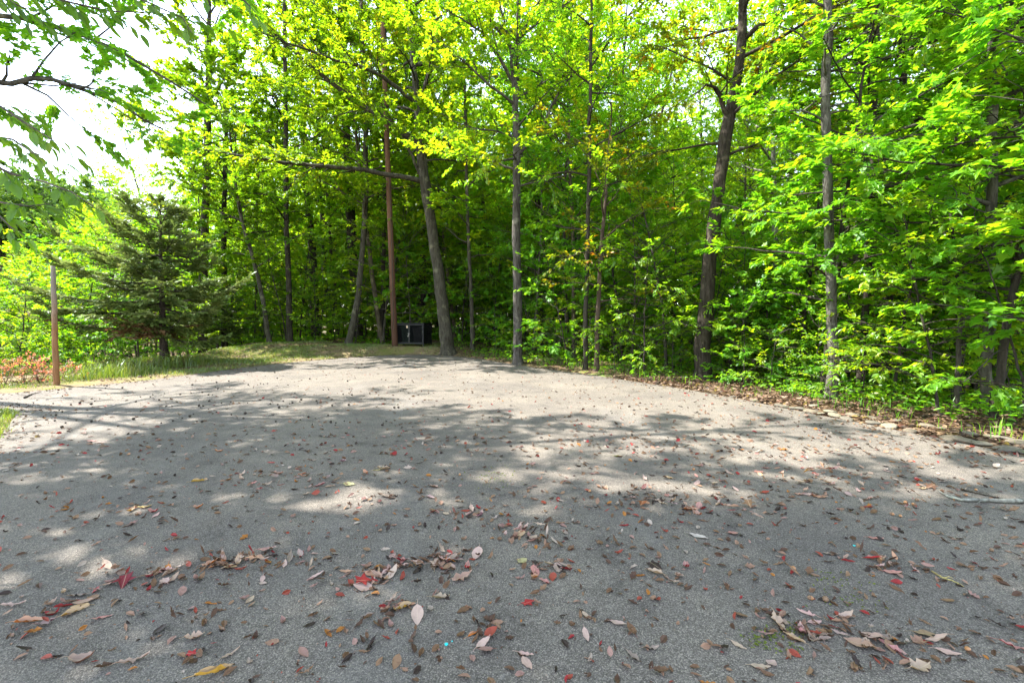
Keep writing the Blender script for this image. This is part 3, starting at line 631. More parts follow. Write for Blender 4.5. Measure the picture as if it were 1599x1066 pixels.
BOUGHS = [([(-60, 150, 3.3), (0, 166, 3.25), (30, 186, 3.2), (65, 208, 3.2), (104, 232, 3.2)], 2.6), ([(-60, 205, 3.2), (20, 218, 3.15), (50, 238, 3.1), (88, 250, 3.1)], 2.6),
          ([(-60, 235, 3.0), (20, 272, 3.0), (70, 284, 3.0), (112, 300, 3.0), (146, 322, 3.0)], 2.2), ([(-60, 300, 3.1), (10, 318, 3.1), (45, 322, 3.05), (78, 318, 3.0)], 2.0),
          ([(-60, 330, 2.8), (0, 338, 2.8), (24, 362, 2.8)], 1.8), ([(-80, -60, 3.5), (40, -14, 3.5), (110, 4, 3.5), (170, 18, 3.5), (240, 20, 3.5), (330, 30, 3.5)], 3.4),
          ([(60, -60, 3.4), (170, -24, 3.4), (235, 6, 3.4), (285, 28, 3.4), (300, 52, 3.4)], 3.5), ([(150, -80, 3.6), (300, -40, 3.6), (370, -10, 3.6), (400, 20, 3.6)], 3.8),
          ([(-120, -60, 3.4), (-20, -20, 3.4), (30, 10, 3.4), (60, 20, 3.4)], 3.2)]
nleaf = 0; rest = []
for pts, zt in BOUGHS:
    w3 = [np.array(P(*q)) - np.array(b0) for q in pts]; w3 = [np.array((.08, .04, zt - .7)), (np.array((.08, .04, zt - .5)) + w3[0]) / 2 + np.array((0, 0, .12))] + w3
    w3 = np.array(w3); g = Geo(); g.tube(w3, np.linspace(.014, .0025, len(w3)), 5); lb = link('bough', g.mesh('bough', M_BARK), beech, color=(.11, .09, .075))
    vis = w3[2:]
    _, _, _, L = interp(vis, .01, np.array([.5])); n = int(L * 12); tws = []
    for i in range(n):
        t = min(1, (i + R.uniform(.2, .8)) / n); p, tan, _, _ = interp(vis, .01, np.array([t])); p = p[0]; tan = tan[0]
        for side in ((-1, 1) if i % 2 else (1,)):
            d = rot_about(tan[None], unit(UP[None] + R.normal(0, .3, (1, 3))), np.array([side * R.uniform(.5, 1.1)]))[0]; d[2] -= .12; d = unit(d)
            ln = R.uniform(.05, .28) * (1.1 - .4 * t); tws.append((p, p + d * ln, d, ln))
    g = Geo()
    for p, e, d, ln in tws: g.tube(np.array([p, (p + e) / 2 + R.normal(0, .006, 3), e]), [.0022, .0018, .0012], 3)
    link('twig', g.mesh('twig', M_BARK), lb, kind='stuff', color=(.11, .09, .075))
    for p, e, d, ln in tws:
        m = 1 + int(ln / .075)
        for k in range(m):
            q = p + (e - p) * ((k + 1) / m); sd2 = R.uniform(.2, .9) * (1 if k % 2 else -1) * (0.3 if k == m - 1 else 1)
            ax = rot_about(d[None], UP[None] * 1.0, np.array([sd2]))[0] + np.array((0, 0, -R.uniform(.15, .75))); ax = unit(ax); nr = unit(UP + R.normal(0, .4, 3)); la = unit(np.cross(nr, ax)); nr = np.cross(ax, la)
            if nleaf >= 290: rest.append((q, ax, nr)); continue
            o = link('leaf', BROAD[nleaf % 4], beech); mtx = Matrix((ax, la, nr)).transposed().to_4x4(); mtx.translation = Vector(q)
            o.matrix_local = mtx @ Matrix.Scale(R.uniform(.65, 1.2), 4); nleaf += 1

if rest:
    g = Geo(); g.leaves(OVAL4, np.array([q[0] for q in rest]), np.array([q[1] for q in rest]), np.array([q[2] for q in rest]), R.uniform(.08, .12, len(rest))); link('leaf_mass', g.mesh('leaf_mass', M_BEECH, False), beech, kind='stuff')
# ---------------------------------------------------------------- the cedar
def cedar(name, label, x, y, Hh, spread, seed, skew=(0, 0), n=46, dry=True, z0=.7):
    R = np.random.default_rng(seed); z = hz(x, y) - .08; root = thing(name, label, 'tree', (x, y, z))
    tp = bend((0, 0, 0), (.0, 0, 1), Hh, 12, R, .012); rad = np.linspace(.15 * spread / 3.2, .012, 12)
    g = Geo(); g.tube(tp, rad, 10, rough=.06, rng=R, flare=flare_fn(.5, 5, 1)); link('trunk', g.mesh('trunk', M_BARK), root, color=(.065, .05, .04))
    bw = Geo(); cr = Geo(); dr = Geo(); pos = []; ax = []; nr = []; sz = []
    NEED = (A([0, 0, 0], [.35, .21, .04], [.72, .20, .0], [1, .02, -.06], [.74, -.20, .0], [.38, -.22, .04], [.45, .05, 0], [.45, -.05, 0]), [np.array([[0, 6, 1], [0, 7, 6], [0, 5, 7], [6, 3, 2], [7, 4, 3], [6, 7, 3]])])
    for i in range(n):
        q = (i + R.uniform(0, 1)) / n; zz = z0 + (Hh * .97 - z0) * q; az = i * 2.399 + R.uniform(-.4, .4)
        L = spread * 1.3 * (1 - q) ** .82 * (.6 + .4 * min(1, q / .32)) * R.uniform(.62, 1.15) + .12
        dx = np.array([math.cos(az), math.sin(az)]); L *= 1 + .35 * (dx[0] * skew[0] + dx[1] * skew[1])
        el = -.05 + .55 * q + R.uniform(-.12, .12); k = 7; s = np.linspace(0, 1, k)
        p0 = np.array([np.interp(zz, tp[:, 2], tp[:, 0]), np.interp(zz, tp[:, 2], tp[:, 1]), zz])
        pts = p0 + np.stack([dx[0] * L * s, dx[1] * L * s, L * (math.tan(el) * s + .10 * s ** 2 - .08 * np.sin(s * 3))], -1) + R.normal(0, .02 * L, (k, 3)) * s[:, None]
        bw.tube(pts, np.linspace(.012 + .012 * L, .004, k), 5)
        nb = int(L * 14) + 4
        for j in range(nb):
            t = R.uniform(.12, 1); b, tan, _, _ = interp(pts, .01, np.array([t])); b = b[0]; tan = tan[0]
            d = rot_about(tan[None], UP[None], np.array([R.choice([-1, 1]) * R.uniform(.4, 1.1)]))[0]; d = unit(d + np.array([0, 0, R.uniform(-.25, .12)]))
            ln = (.28 + .24 * L * (1 - t)) * R.uniform(.6, 1.2); m = max(4, int(ln * 24)); u = np.linspace(.1, 1, m)
            q2 = b + d * ln * u[:, None] + np.array([0, 0, -.10]) * (u ** 2)[:, None] * ln; bw.tube(np.stack([b, b + d * ln * .5, q2[-1]]), [.005, .004, .002], 3)
            sdn = np.where(np.arange(m) % 2 == 0, 1., -1.)
            a2 = rot_about(np.repeat(d[None], m, 0), np.repeat(UP[None], m, 0), sdn * R.uniform(.3, .95, m)); a2[:, 2] += R.uniform(-.5, .2, m)
            isdry = dry and q < .2 and dx[0] < .2 and t < .8 and R.random() < .5
            (dr if isdry else cr).leaves(NEED, q2, a2, unit(UP[None] + R.normal(0, .4, (m, 3))), .21 * R.uniform(.6, 1.25, m))
    link('branchwork', bw.mesh('branchwork', M_BARK), root, kind='stuff', color=(.075, .06, .05))
    link('crown', cr.mesh('crown', M_CEDAR, False), root, kind='stuff')
    if dr.n: link('dry_foliage', dr.mesh('dry_foliage', M_CEDAR_DRY, False), root, kind='stuff', label='browned dead sprays under the crown')
    return root
cb = P(257, 566, 15.0)
cedar('cedar_tree', 'spreading blue green cedar with browned lower sprays on the grass bank', cb.x, cb.y, 5.5, 2.75, 401, (-.8, 0), 62, z0=1.0)
q = P(340, 548, 23.6); cedar('small_cedar', 'small dark evergreen in shade right of the spreading cedar', q.x, q.y, 3.6, 1.7, 402, n=26, dry=False, z0=1.3)

# ---------------------------------------------------------------- wooden poles
def pole(name, label, cat, base, top, r0, r1, mat, extras=()):
    b = Vector(base); z = hz(b.x, b.y) - .25; b.z = z; root = thing(name, label, cat, tuple(b)); v = Vector(top) - b
    R = np.random.default_rng(5); s = np.linspace(0, 1, 30)[:, None]; pts = np.array(v)[None] * s + R.normal(0, .004, (30, 3))
    g = Geo(); g.tube(pts, r0 + (r1 - r0) * s[:, 0], 16, cap=True, rough=.012, rng=R); link('shaft', g.mesh('shaft', mat), root); return root
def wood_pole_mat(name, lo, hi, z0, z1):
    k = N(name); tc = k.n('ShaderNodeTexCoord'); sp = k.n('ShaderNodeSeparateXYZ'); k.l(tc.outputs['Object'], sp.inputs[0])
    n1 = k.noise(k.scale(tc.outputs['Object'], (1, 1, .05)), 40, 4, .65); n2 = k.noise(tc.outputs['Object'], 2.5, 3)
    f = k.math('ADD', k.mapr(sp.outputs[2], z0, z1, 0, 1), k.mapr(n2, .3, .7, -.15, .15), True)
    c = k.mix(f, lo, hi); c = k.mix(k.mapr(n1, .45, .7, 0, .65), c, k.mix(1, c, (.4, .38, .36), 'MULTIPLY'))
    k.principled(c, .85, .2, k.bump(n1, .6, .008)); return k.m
b = P(88, 603, 10.4)
pl = pole('wooden_post', 'cut off wooden post, grey at its top, beyond the road edge', 'post', b, P(83, 415, 10.4), .061, .043, wood_pole_mat('post_wood', (.22, .11, .05), (.19, .17, .15), 1.5, 2.6))
b = P(617, 546, 20.9)
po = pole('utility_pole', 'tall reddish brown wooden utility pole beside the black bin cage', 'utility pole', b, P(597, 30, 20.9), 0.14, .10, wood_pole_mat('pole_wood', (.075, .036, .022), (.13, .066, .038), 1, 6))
g = Geo(); g.tube(np.array([(-.02, -.15, 1.0), (-.05, -.14, 4.0), (-.12, -.13, 8.0)]), [.012, .012, .012], 6); link('ground_wire', g.mesh('ground_wire', plain('wire', (.05, .04, .035))), po)

# ---------------------------------------------------------------- the black bin cage
M_BLACK = plain('black_metal', (.005, .005, .0055), .55, .3, .3, 40); M_RIM = plain('worn_metal_edge', (.03, .03, .029), .5, .5, .3, 60, .3)
M_STEEL = plain('zinc', (.22, .22, .21), .35, .5, .15, 60, .8); M_TAG = plain('tan_notice', (.50, .38, .24), .8); M_BIN = plain('green_plastic', (.007, .028, .013), .55, .4, .2, 10); M_BIND = plain('dark_plastic', (.006, .006, .007), .55, .4, .2, 10)
cl = P(623, 543, 21.0); cr_ = P(664, 543, 20.6); cx, cy = (cl.x + cr_.x) / 2, (cl.y + cr_.y) / 2
cg = thing('bin_cage', 'black metal bin cage with two mesh doors between utility pole and forked oak', 'bin cage', (cx, cy + .35, hz(cx, cy) + .02), math.radians(-16))
Wd, Dp, Ht, leg = 1.46, .82, 1.02, .10
def bars(name, items, mat, parent, **kw):
    g = Geo()
    for c, s in items: g.box(c, s)
    return link(name, g.mesh(name, mat, False), parent, **kw)
for sx in (-1, 1):
    for sy in (-1, 1):
        bars('corner_post', [((sx * (Wd / 2 - .02), sy * (Dp / 2 - .02), Ht / 2), (.04, .04, Ht))], M_BLACK, cg)
bars('roof', [((0, 0, Ht + .012), (Wd + .05, Dp + .05, .02)), ((0, -Dp / 2 - .018, Ht - .005), (Wd + .05, .012, .045))], M_BLACK, cg)
bars('floor_panel', [((0, 0, leg), (Wd - .09, Dp - .09, .03))], M_BLACK, cg)
bars('back_panel', [((0, Dp / 2 - .02, (Ht + leg) / 2), (Wd - .09, .008, Ht - leg - .06))], M_BLACK, cg)
bars('side_panel', [((-Wd / 2 + .02, 0, (Ht + leg) / 2), (.008, Dp - .09, Ht - leg - .06))], M_BLACK, cg)
for i in range(9):
    bars('side_slat', [((Wd / 2 - .02, 0, leg + .06 + i * .105), (.012, Dp - .085, .07))], M_BLACK, cg)
bars('side_stay', [((Wd / 2 - .008, .08, (Ht + leg) / 2), (.008, .06, Ht - leg - .05))], M_BLACK, cg)
bars('sill_rail', [((0, -Dp / 2 + .02, leg + .0), (Wd - .085, .035, .04))], M_BLACK, cg)
M_NET = plain('mesh_wire', (.006, .006, .0065), .8, .05)
for sx in (-1, 1):
    dw = (Wd - .10) / 2; dh = Ht - leg - .09; dx = sx * (dw / 2 + .006); zc = leg + .03 + dh / 2; yf = -Dp / 2 - .004
    dr = bars('door', [((dx - dw / 2 + .014, yf, zc), (.024, .022, dh)), ((dx + dw / 2 - .014, yf, zc), (.024, .022, dh)), ((dx, yf, zc - dh / 2 + .012), (dw - .053, .022, .024)), ((dx, yf, zc + dh / 2 - .012), (dw - .053, .022, .024))], M_RIM, cg)
    it = [((dx - dw / 2 + .03 + i * .016, yf + .003, zc), (.0045, .004, dh - .05)) for i in range(int((dw - .05) / .016))] + [((dx, yf + .0075, zc - dh / 2 + .03 + i * .016), (dw - .054, .004, .0045)) for i in range(int((dh - .05) / .016))]
    bars('mesh_panel', it, M_NET, dr, kind='stuff')
    for hzz in (.25, .75): bars('hinge', [((dx + sx * (dw / 2 - .004), yf - .014, leg + .03 + dh * hzz), (.02, .006, .06))], M_BLACK, dr)
    if sx < 0: bars('notice', [((dx + dw / 2 - .085, yf - .013, zc + dh / 2 - .095), (.075, .003, .11))], M_TAG, dr, label='tan paper notice on the left door')
lt = bars('latch', [((0, -Dp / 2 - .026, .56), (.10, .014, .028)), ((.0, -Dp / 2 - .026, .50), (.026, .014, .09)), ((-.035, -Dp / 2 - .030, .44), (.05, .02, .055))], M_STEEL, cg)
def wheelie(name, label, lx, mat, h):
    M = Matrix.Translation(cg.location) @ Matrix.Rotation(cg.rotation_euler.z, 4, 'Z'); p = M @ Vector((lx, .04, leg + .02))
    rt = thing(name, label, 'bin', tuple(p), cg.rotation_euler.z, 'bins inside the black cage')
    g = Geo(); zz = np.array([0, .02, h * .9, h * .9, h]); ww = np.array([.17, .18, .235, .25, .25])
    v = np.array([[sx * w_, sy * w_ * 1.05, z_] for z_, w_ in zip(zz, ww) for sx, sy in ((-1, -1), (1, -1), (1, 1), (-1, 1))]); f = [[i * 4 + j, i * 4 + (j + 1) % 4, i * 4 + 4 + (j + 1) % 4, i * 4 + 4 + j] for i in range(4) for j in range(4)] + [[3, 2, 1, 0]]
    g.add(v, np.array(f)); link('body', g.mesh('body', mat, False), rt)
    bars('lid', [((0, 0, h + .018), (.53, .55, .035)), ((0, -.27, h + .01), (.3, .04, .03))], mat, rt)
wheelie('trash_bin', 'green plastic bin behind the left mesh door of the cage', -.30, M_BIN, .74); wheelie('trash_bin', 'dark plastic bin behind the right mesh door of the cage', .30, M_BIND, .68)

# ---------------------------------------------------------------- the wood behind: trees, then understory
placed = []
def free(x, y, d):
    return all((x - a) ** 2 + (y - b) ** 2 > d * d for a, b in placed)
rr = random.Random(21); n = 0; tries = 0
while n < 116 and tries < 9000:
    tries += 1
    y = 11 + 52 * rr.random() ** .8; x = rr.uniform(-1.05, 1.25) * y
    if n >= 100: x = rr.uniform(-.55, .3) * y
    if x < -.86 * y + 4.5 or (x < -3 and y < 23.5): continue
    sdv = sdist([x], [y])[0]
    if x > 5 and y < 34 and rr.random() < .5: continue
    if y < 14.5 and abs(px_of(x, y)[0] - 1110) < 70: continue
    if sdv < 2.8 or (y < 14 and x > 4 and sdv < 5): continue
    if not free(x, y, 2.1 if y < 30 else 3.0): continue
    placed.append((x, y)); i = rr.choices(range(5), (3, 3, 3, 2, 4))[0] if x > 0 else rr.choices(range(5), (4, 2, 4, 1, 1.5))[0]
    tier = 'near the front' if sdv < 7 else 'within the wood' if sdv < 18 else 'deep in the wood'
    put('t', i, x, y, rr.uniform(.8, 1.12), f'{TREE_LOOK[i]} {tier}, {where_is(x, y)}', 'trees of the wood', color=rr.choice([DARK, MIDB, MIDB, PALE, (.11, .09, .06)])); n += 1
for x, y, i, s_, lab in ((1.2, 24, 1, 1.05, 'tall tree filling the canopy behind the straight grey trunk'), (3.4, 27, 0, 1.15, 'tall yellow green tree behind the two slim roadside trunks'), (5.2, 23.5, 1, 1.0, 'tall tree left of the dark forked tree, well inside the wood'), (-.6, 31, 3, 1.2, 'tall tree deep behind the gap right of the forked oak'),
                        (-8.2, 30, 1, 1.1, 'tall tree deep behind the bowed grey trunk'), (-12.4, 31, 0, 1.2, 'tall yellow green tree deep behind the leaning trunk'), (7.4, 30, 3, 1.15, 'tall dense tree deep behind the dark forked tree'), (2.4, 19.6, 4, 1.1, 'slim tall tree close behind the two slim roadside trunks')):
    placed.append((x, y)); put('t', i, x, y, s_, lab, 'trees of the wood', color=DARK)
placed2 = []; n = 0; tries = 0; placed = []
while n < 285 and tries < 12000:
    tries += 1
    if n >= 235: y = rr.uniform(23.6, 42); x = rr.uniform(-.62, .25) * y
    elif n < 105: 
        y = rr.uniform(4.0, 22); x = rr.uniform(-.25, 1.3) * y
    else:
        y = rr.uniform(18, 40); x = rr.uniform(-.72, 1.2) * y
    sdv = sdist([x], [y])[0]
    if sdv < .7 or (x < -3.2 and y < 22.8) or (sdv < 1.2 and y < 9): continue
    if -6.2 < x < -2.2 and y < 22.4: continue
    if not free(x, y, .85 if y < 14 else 1.3): continue
    qx = px_of(x, y)[0]
    if any(abs(qx - a) < b_ + 220 / y and y < d_ for a, b_, d_ in ((1097, 112, 12.2), (808, 20, 15.8), (1385, 58, 10.8), (1365, 44, 11.5), (1540, 10, 7.8), (916, 8, 13.8), (932, 8, 13.4), (690, 60, 20))): continue
    placed.append((x, y))
    if sdv < 2.0: i = rr.choices(range(7), (1, 3, 0, 1.5, 4, .5, 2.5))[0]
    elif n >= 235: i = rr.choices(range(7), (1, 2, 1, 3, 4, 0, 4))[0]
    elif y < 22: i = rr.choices(range(7), (3.5, 2, 1.2, 1.5, 1, 3, .5))[0]
    else: i = rr.choices(range(7), (2, 0, 4, 3, 0, 2, 0))[0]
    tier = 'at the road edge' if sdv < 2 else 'inside the wood' if sdv < 7 else 'far inside the wood'
    put('s', i, x, y, rr.uniform(.85, 1.2), f'{SAP_LOOK[i]} {tier}, {where_is(x, y)}', 'saplings of the understory'); n += 1
for x, y, i, s_, lab in ((7.3, 6.9, 5, 1.2, 'spreading young maple left of the last roadside trunk'), (8.3, 8.4, 0, 1.5, 'bright layered maple behind the last roadside trunk'), (7.6, 5.2, 0, 1.35, 'bright maple sapling at the right border near the road'), ):
    put('s', i, x, y, s_, lab, 'young maples near the road')
n = 0; tries = 0
while n < 30 and tries < 4000:
    tries += 1; y = rr.uniform(5.0, 15); x = rr.uniform(.1, 1.3) * y; sdv = sdist([x], [y])[0]
    if abs(px_of(x, y)[0] - 1097) < 48 and y < 12: continue
    if sdv < (1.5 if y < 10 else .8) or sdv > 7 or not free(x, y, .6): continue
    placed.append((x, y)); i = rr.choice((1, 3, 3, 4, 6, 6)); put('s', i, x, y, rr.uniform(.7, 1.05), f'{SAP_LOOK[i]} {"crowding the road edge" if sdv < 2 else "low among the roadside trees" if sdv < 4.5 else "behind the roadside trees"}, {where_is(x, y)}', 'saplings of the understory'); n += 1
n = 0; tries = 0
while n < 62 and tries < 4000:
    tries += 1; y = rr.uniform(23.4, 36); x = rr.uniform(-.66, .12) * y
    if not free(x, y, 1.15) or abs(px_of(x, y)[0] - 650) < 34 and y < 24.5: continue
    placed.append((x, y)); i = rr.choice((2, 2, 2, 5, 3)); put('s', i, x, y, rr.uniform(.9, 1.45), f'{SAP_LOOK[i]} {"right behind the verge" if y < 27 else "farther in behind the verge" if y < 31 else "deep behind the verge"}, {where_is(x, y)}', 'saplings of the understory'); n += 1
n = 0; tries = 0
while n < 34 and tries < 4000:
    tries += 1; y = rr.uniform(25, 46); x = rr.uniform(-.6, .3) * y
    if x < -.86 * y + 4.5 or not free(x, y, 1.6): continue
    placed.append((x, y)); i = rr.choice((0, 2, 2, 4)); put('t', i, x, y, rr.uniform(.6, .95), f'{TREE_LOOK[i]} {"filling the gaps" if y < 34 else "far back"}, {where_is(x, y)}', 'trees of the wood', color=rr.choice([DARK, MIDB])); n += 1
# the hollow on the left beyond the post, and the ridge behind it
n = 0
for k in range(60):
    y = rr.uniform(12.2, 30); x = -y * rr.uniform(.78, 1.35)
    if -x - .1 * y < 11.4 or not free(x, y, 1.2): continue
    p = px_of(x, y)[0]
    placed.append((x, y)); i = rr.choice((2, 2, 3, 0, 5)); z = hz(x, y); top = 1.5 + (500 - 425 + 25 * rr.random() + (45 if p > 100 else 0)) / F * y; Hs = (6.5, 4.2, 5.0, 7.5)[(2, 3, 0, 5).index(i)]
    put('s', i, x, y, max(.6, min(1.5, (top - z) / Hs)), f'{SAP_LOOK[i]} in the hollow, {where_is(x, y)}', 'young trees in the hollow'); n += 1
for (px, py, dep, i, h) in [(118, 330, 36, 1, 21), (60, 392, 44, 3, 20), (160, 372, 30, 0, 19), (20, 400, 50, 1, 21), (185, 345, 33, 2, 17), (215, 340, 28, 0, 19), (235, 300, 27, 2, 17)]:
    q = P(px, py, dep); z = hz(q.x, q.y); put('t', i, q.x, q.y, (q.z - z) / h, f'{TREE_LOOK[i]} in the hollow, {where_is(q.x, q.y)}', 'trees in the hollow', color=MIDB)
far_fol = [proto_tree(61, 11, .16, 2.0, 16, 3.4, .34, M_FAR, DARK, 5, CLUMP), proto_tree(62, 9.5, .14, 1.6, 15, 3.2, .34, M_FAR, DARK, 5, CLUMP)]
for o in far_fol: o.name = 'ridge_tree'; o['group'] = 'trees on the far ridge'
n = 0
for k in range(150):
    y = rr.uniform(50, 112); x = -y * rr.uniform(.70, 1.3); z = hz(x, y)
    o = far_fol[k % 2]; lab = 'haze tinted bluish green tree covering the far ridge ' + ('low on its slope' if y < 72 else 'halfway up its slope' if y < 92 else 'along its skyline')
    if k < 2: o.location = (x, y, z); o['label'] = lab
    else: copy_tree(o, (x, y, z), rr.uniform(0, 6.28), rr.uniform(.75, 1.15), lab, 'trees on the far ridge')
R = np.random.default_rng(66); n = 80000; az = R.uniform(-.62, .98, n); rd = R.uniform(58, 76, n); xs = rd * np.sin(az); ys = rd * np.cos(az); tall = 23 + 6 * np.sin(az * 31) * np.sin(az * 13 + 1); zz = height(xs, ys, np.full(n, 40.)) + tall * R.random(n) ** .85
g = Geo(); g.leaves(OVAL2, np.stack([xs, ys, zz], -1), unit(R.normal(0, 1, (n, 3)) * np.array([1, 1, .5])), unit(UP[None] + R.normal(0, .6, (n, 3))), R.uniform(.5, 1.1, n)); link('distant_woods', g.mesh('distant_woods', M_YELLOW, False), label='mass of distant woodland closing the view between the trunks', cat='woods', kind='stuff')
# reddish shrubs in front of the post
def shrub(name, label, x, y, Hh, rad, seed, mat, leaf, n=40, tmpl=OVAL2, group=None):
    R = np.random.default_rng(seed); fol = Foliage(seed, leaf, tmpl, 6, .7, .35 * rad / .5, 3.5, 9, .16, .1, .25); z = hz(x, y) - .03
    root = thing(name, label, 'shrub', (x, y, z), 0, group); g = Geo()
    for i in range(n // 4):
        az = i * 2.4; el = R.uniform(.5, 1.3); pts = bend((R.normal(0, .06 * rad), R.normal(0, .06 * rad), 0), (math.cos(az) * math.cos(el), math.sin(az) * math.cos(el), math.sin(el) * Hh / rad), R.uniform(.6, 1) * math.hypot(Hh, rad) * .8, 6, R, .12, .0)
        rad_ = np.linspace(.009, .003, 6); g.tube(pts, rad_, 4); fol.limb(pts, rad_)
    fol.finish(); link('stem', g.mesh('stem', M_BARK), root, kind='stuff', color=(.14, .09, .06)); link('branchwork', fol.bw.mesh('branchwork', M_BARK), root, kind='stuff', color=(.14, .09, .06)); link('crown', fol.crown.mesh('crown', mat, False), root, kind='stuff')
    return root
for i, (px, py, dep, hh, lab) in enumerate([(8, 612, 9.95, .42, 'low pinkish red shrub furthest from the post at the road edge'), (38, 609, 10.15, .5, 'low pink and yellow shrub between the two other reddish shrubs'), (64, 607, 10.4, .5, 'low red tipped shrub just before the wooden post'), (98, 604, 10.9, .3, 'small red shrub right at the foot of the wooden post')]):
    q = P(px, py, dep + .35); shrub('red_shrub', lab, q.x, q.y, hh, .48, 500 + i, M_RED, .055, 44, group='reddish shrubs along the road edge')
for i, (px, py, dep, hh) in enumerate([(285, 560, 14.6, .7), (225, 585, 13.4, .5), (310, 556, 16, .6), (140, 596, 12.6, .7), (170, 590, 13.6, .9)]):
    q = P(px, py, dep); shrub('weed_bush', f'scrubby yellowish weed bush on the bank, {["at the foot of the cedar trunk", "below the cedar beside tall grass", "right of the cedar trunk", "just right of the wooden post", "between post and tall grass"][i]}', q.x, q.y, hh, .5, 520 + i, M_YELLOW, .06, 36, group='weed bushes on the bank')

# ---------------------------------------------------------------- ground cover (nobody could count it)
R = np.random.default_rng(91)
def grass(name, label, xs, ys, hts, mat=M_GRASS):
    z = height(xs, ys) - .01; n = len(xs); az = R.uniform(0, 2 * PI, n); d = np.stack([np.cos(az), np.sin(az), np.zeros(n)], -1); lat = np.stack([-np.sin(az), np.cos(az), np.zeros(n)], -1)
    p = np.stack([xs, ys, z], -1); lean = R.uniform(.1, .6, n)[:, None] * hts[:, None]; w = (.0035 + .006 * R.random(n))[:, None] * (.6 + hts[:, None] * 1.2)
    m = p + d * lean * .35 + UP * hts[:, None] * .6; t = p + d * lean + UP * hts[:, None] * R.uniform(.75, 1, n)[:, None]
    v = np.stack([p - lat * w, p + lat * w, m + lat * w * .8, m - lat * w * .8, t], 1)
    off = (np.arange(n) * 5)[:, None, None]; g = Geo(); g.add(v.reshape(-1, 3), [(np.array([[0, 1, 2, 3]])[None] + off).reshape(-1, 4), (np.array([[3, 2, 4]])[None] + off).reshape(-1, 3)])
    return link(name, g.mesh(name, mat, False), label=label, cat='grass', kind='stuff')
def clumpy(x, y): return .5 + .5 * np.sin(x * 1.3 + 2 * np.sin(y * .7)) * np.sin(y * 1.1 + 1.4 * np.sin(x * .9))
n = 110000; xs = R.uniform(-15.5, -3.2, n); ys = R.uniform(9.8, 23, n); sdv = sdist(xs, ys); cv = clumpy(xs, ys)
keep = (sdv > -.09 * R.random(n) ** 2) & (sdv < 7) & (R.random(n) < np.clip(1.4 * cv - .1, 0, 1)) & (-xs - .1 * ys < 13.5)
xs, ys, sdv, cv = xs[keep], ys[keep], sdv[keep], cv[keep]
tall = smooth(-xs, 9.7, 10.5) * (1 - smooth(ys, 14.5, 17)) * smooth(ys, 10.9, 11.6) ; hts = (.045 + .07 * cv) * R.uniform(.6, 1.4, len(xs)) + tall * R.uniform(.05, .5, len(xs)) * (.3 + .9 * cv)
grass('verge_grass', 'yellow green grass of the verge and bank, taller beside the post', xs, ys, hts)
n = 60000; xs = R.uniform(-12, -4.6, n); ys = R.uniform(1.0, 8.3, n); sdv = sdist(xs, ys); cv = clumpy(xs * 1.4, ys); keep = (sdv > -.10 * R.random(n) ** 2) & (R.random(n) < .3 + .8 * cv)
grass('island_grass', 'lawn grass on the strip left of the road', xs[keep], ys[keep], (.05 + .09 * cv[keep]) * R.uniform(.6, 1.5, keep.sum()))
n = 26000; ys = R.uniform(2.5, 23, n); xs = R.uniform(-3.5, 12, n); sdv = sdist(xs, ys); keep = (sdv > .35) & (sdv < 3.2) & (R.random(n) < clumpy(xs * 1.5, ys * 1.5) ** 2 * 1.2)
grass('roadside_grass', 'green grass tufts along the foot of the wood', xs[keep], ys[keep], R.uniform(.05, .28, keep.sum()), leaf_material('grass_green', MAPLEG, 1.9))
def litter(name, label, xs, ys, sz, z, tilt, tmpl=OVAL4, mat=M_DRYS):
    n = len(xs); az = R.uniform(0, 2 * PI, n); ax = np.stack([np.cos(az), np.sin(az), R.normal(0, tilt * .5, n)], -1); nr = unit(UP[None] + R.normal(0, tilt, (n, 3)))
    t2 = (tmpl[0] * np.array([1, 1, 1]) + np.array([-.5, 0, 0]), tmpl[1]); g = Geo(); g.leaves(t2, np.stack([xs, ys, z + .12 * sz + .004], -1), ax, nr, sz); return link(name, g.mesh(name, mat, False), label=label, cat='leaf litter', kind='stuff')
n = 60000; ys = np.concatenate([R.uniform(1, 24, n // 2), R.uniform(3, 12, n // 2)]); xs = np.concatenate([R.uniform(-5, 20, n // 2), R.uniform(2, 9, n // 2)]); sdv = sdist(xs, ys); keep = (sdv > .0) & (sdv < 9) & ((xs > -3.5) | (ys > 22.5)) & (R.random(n) < np.where(sdv < 1.6, 1, .7))
xs, ys = xs[keep], ys[keep]; litter('leaf_litter', 'brown fallen leaves covering the wood floor beside the asphalt', xs, ys, R.uniform(.045, .12, len(xs)), height(xs, ys), .4, mat=M_LITTER)
n = 17000; ys = R.uniform(3, 48, n); xs = R.uniform(-.75, 1.3, n) * ys; sdv = sdist(xs, ys); keep = (sdv > np.where((xs > 2) & (ys < 11), 1.25, .3)) & (sdv < 28) & ((xs > -3) | (ys > 23)) & (R.random(n) < clumpy(xs, ys) * 1.1 + .12)
xs, ys = xs[keep], ys[keep]; n = len(xs); k = 6; zz = height(xs, ys)
az = R.uniform(0, 2 * PI, (n, k)); stem = R.uniform(.04, .34, (n, 1)); rad = R.uniform(.02, .10, (n, k))
pp = np.stack([xs[:, None] + np.cos(az) * rad, ys[:, None] + np.sin(az) * rad, zz[:, None] + stem * R.uniform(.5, 1.1, (n, k))], -1).reshape(-1, 3); aa = np.stack([np.cos(az), np.sin(az), R.uniform(-.45, .25, (n, k))], -1).reshape(-1, 3)
g = Geo(); g.leaves(OVAL4, pp, aa, unit(UP[None] + R.normal(0, .3, (n * k, 3))), R.uniform(.06, .14, n * k) * np.repeat(np.where(ys > 24, 1.7, 1.0), k)); link('undergrowth', g.mesh('undergrowth', M_MAPLE, False), label='low leafy ground cover under the roadside trees', cat='undergrowth', kind='stuff')

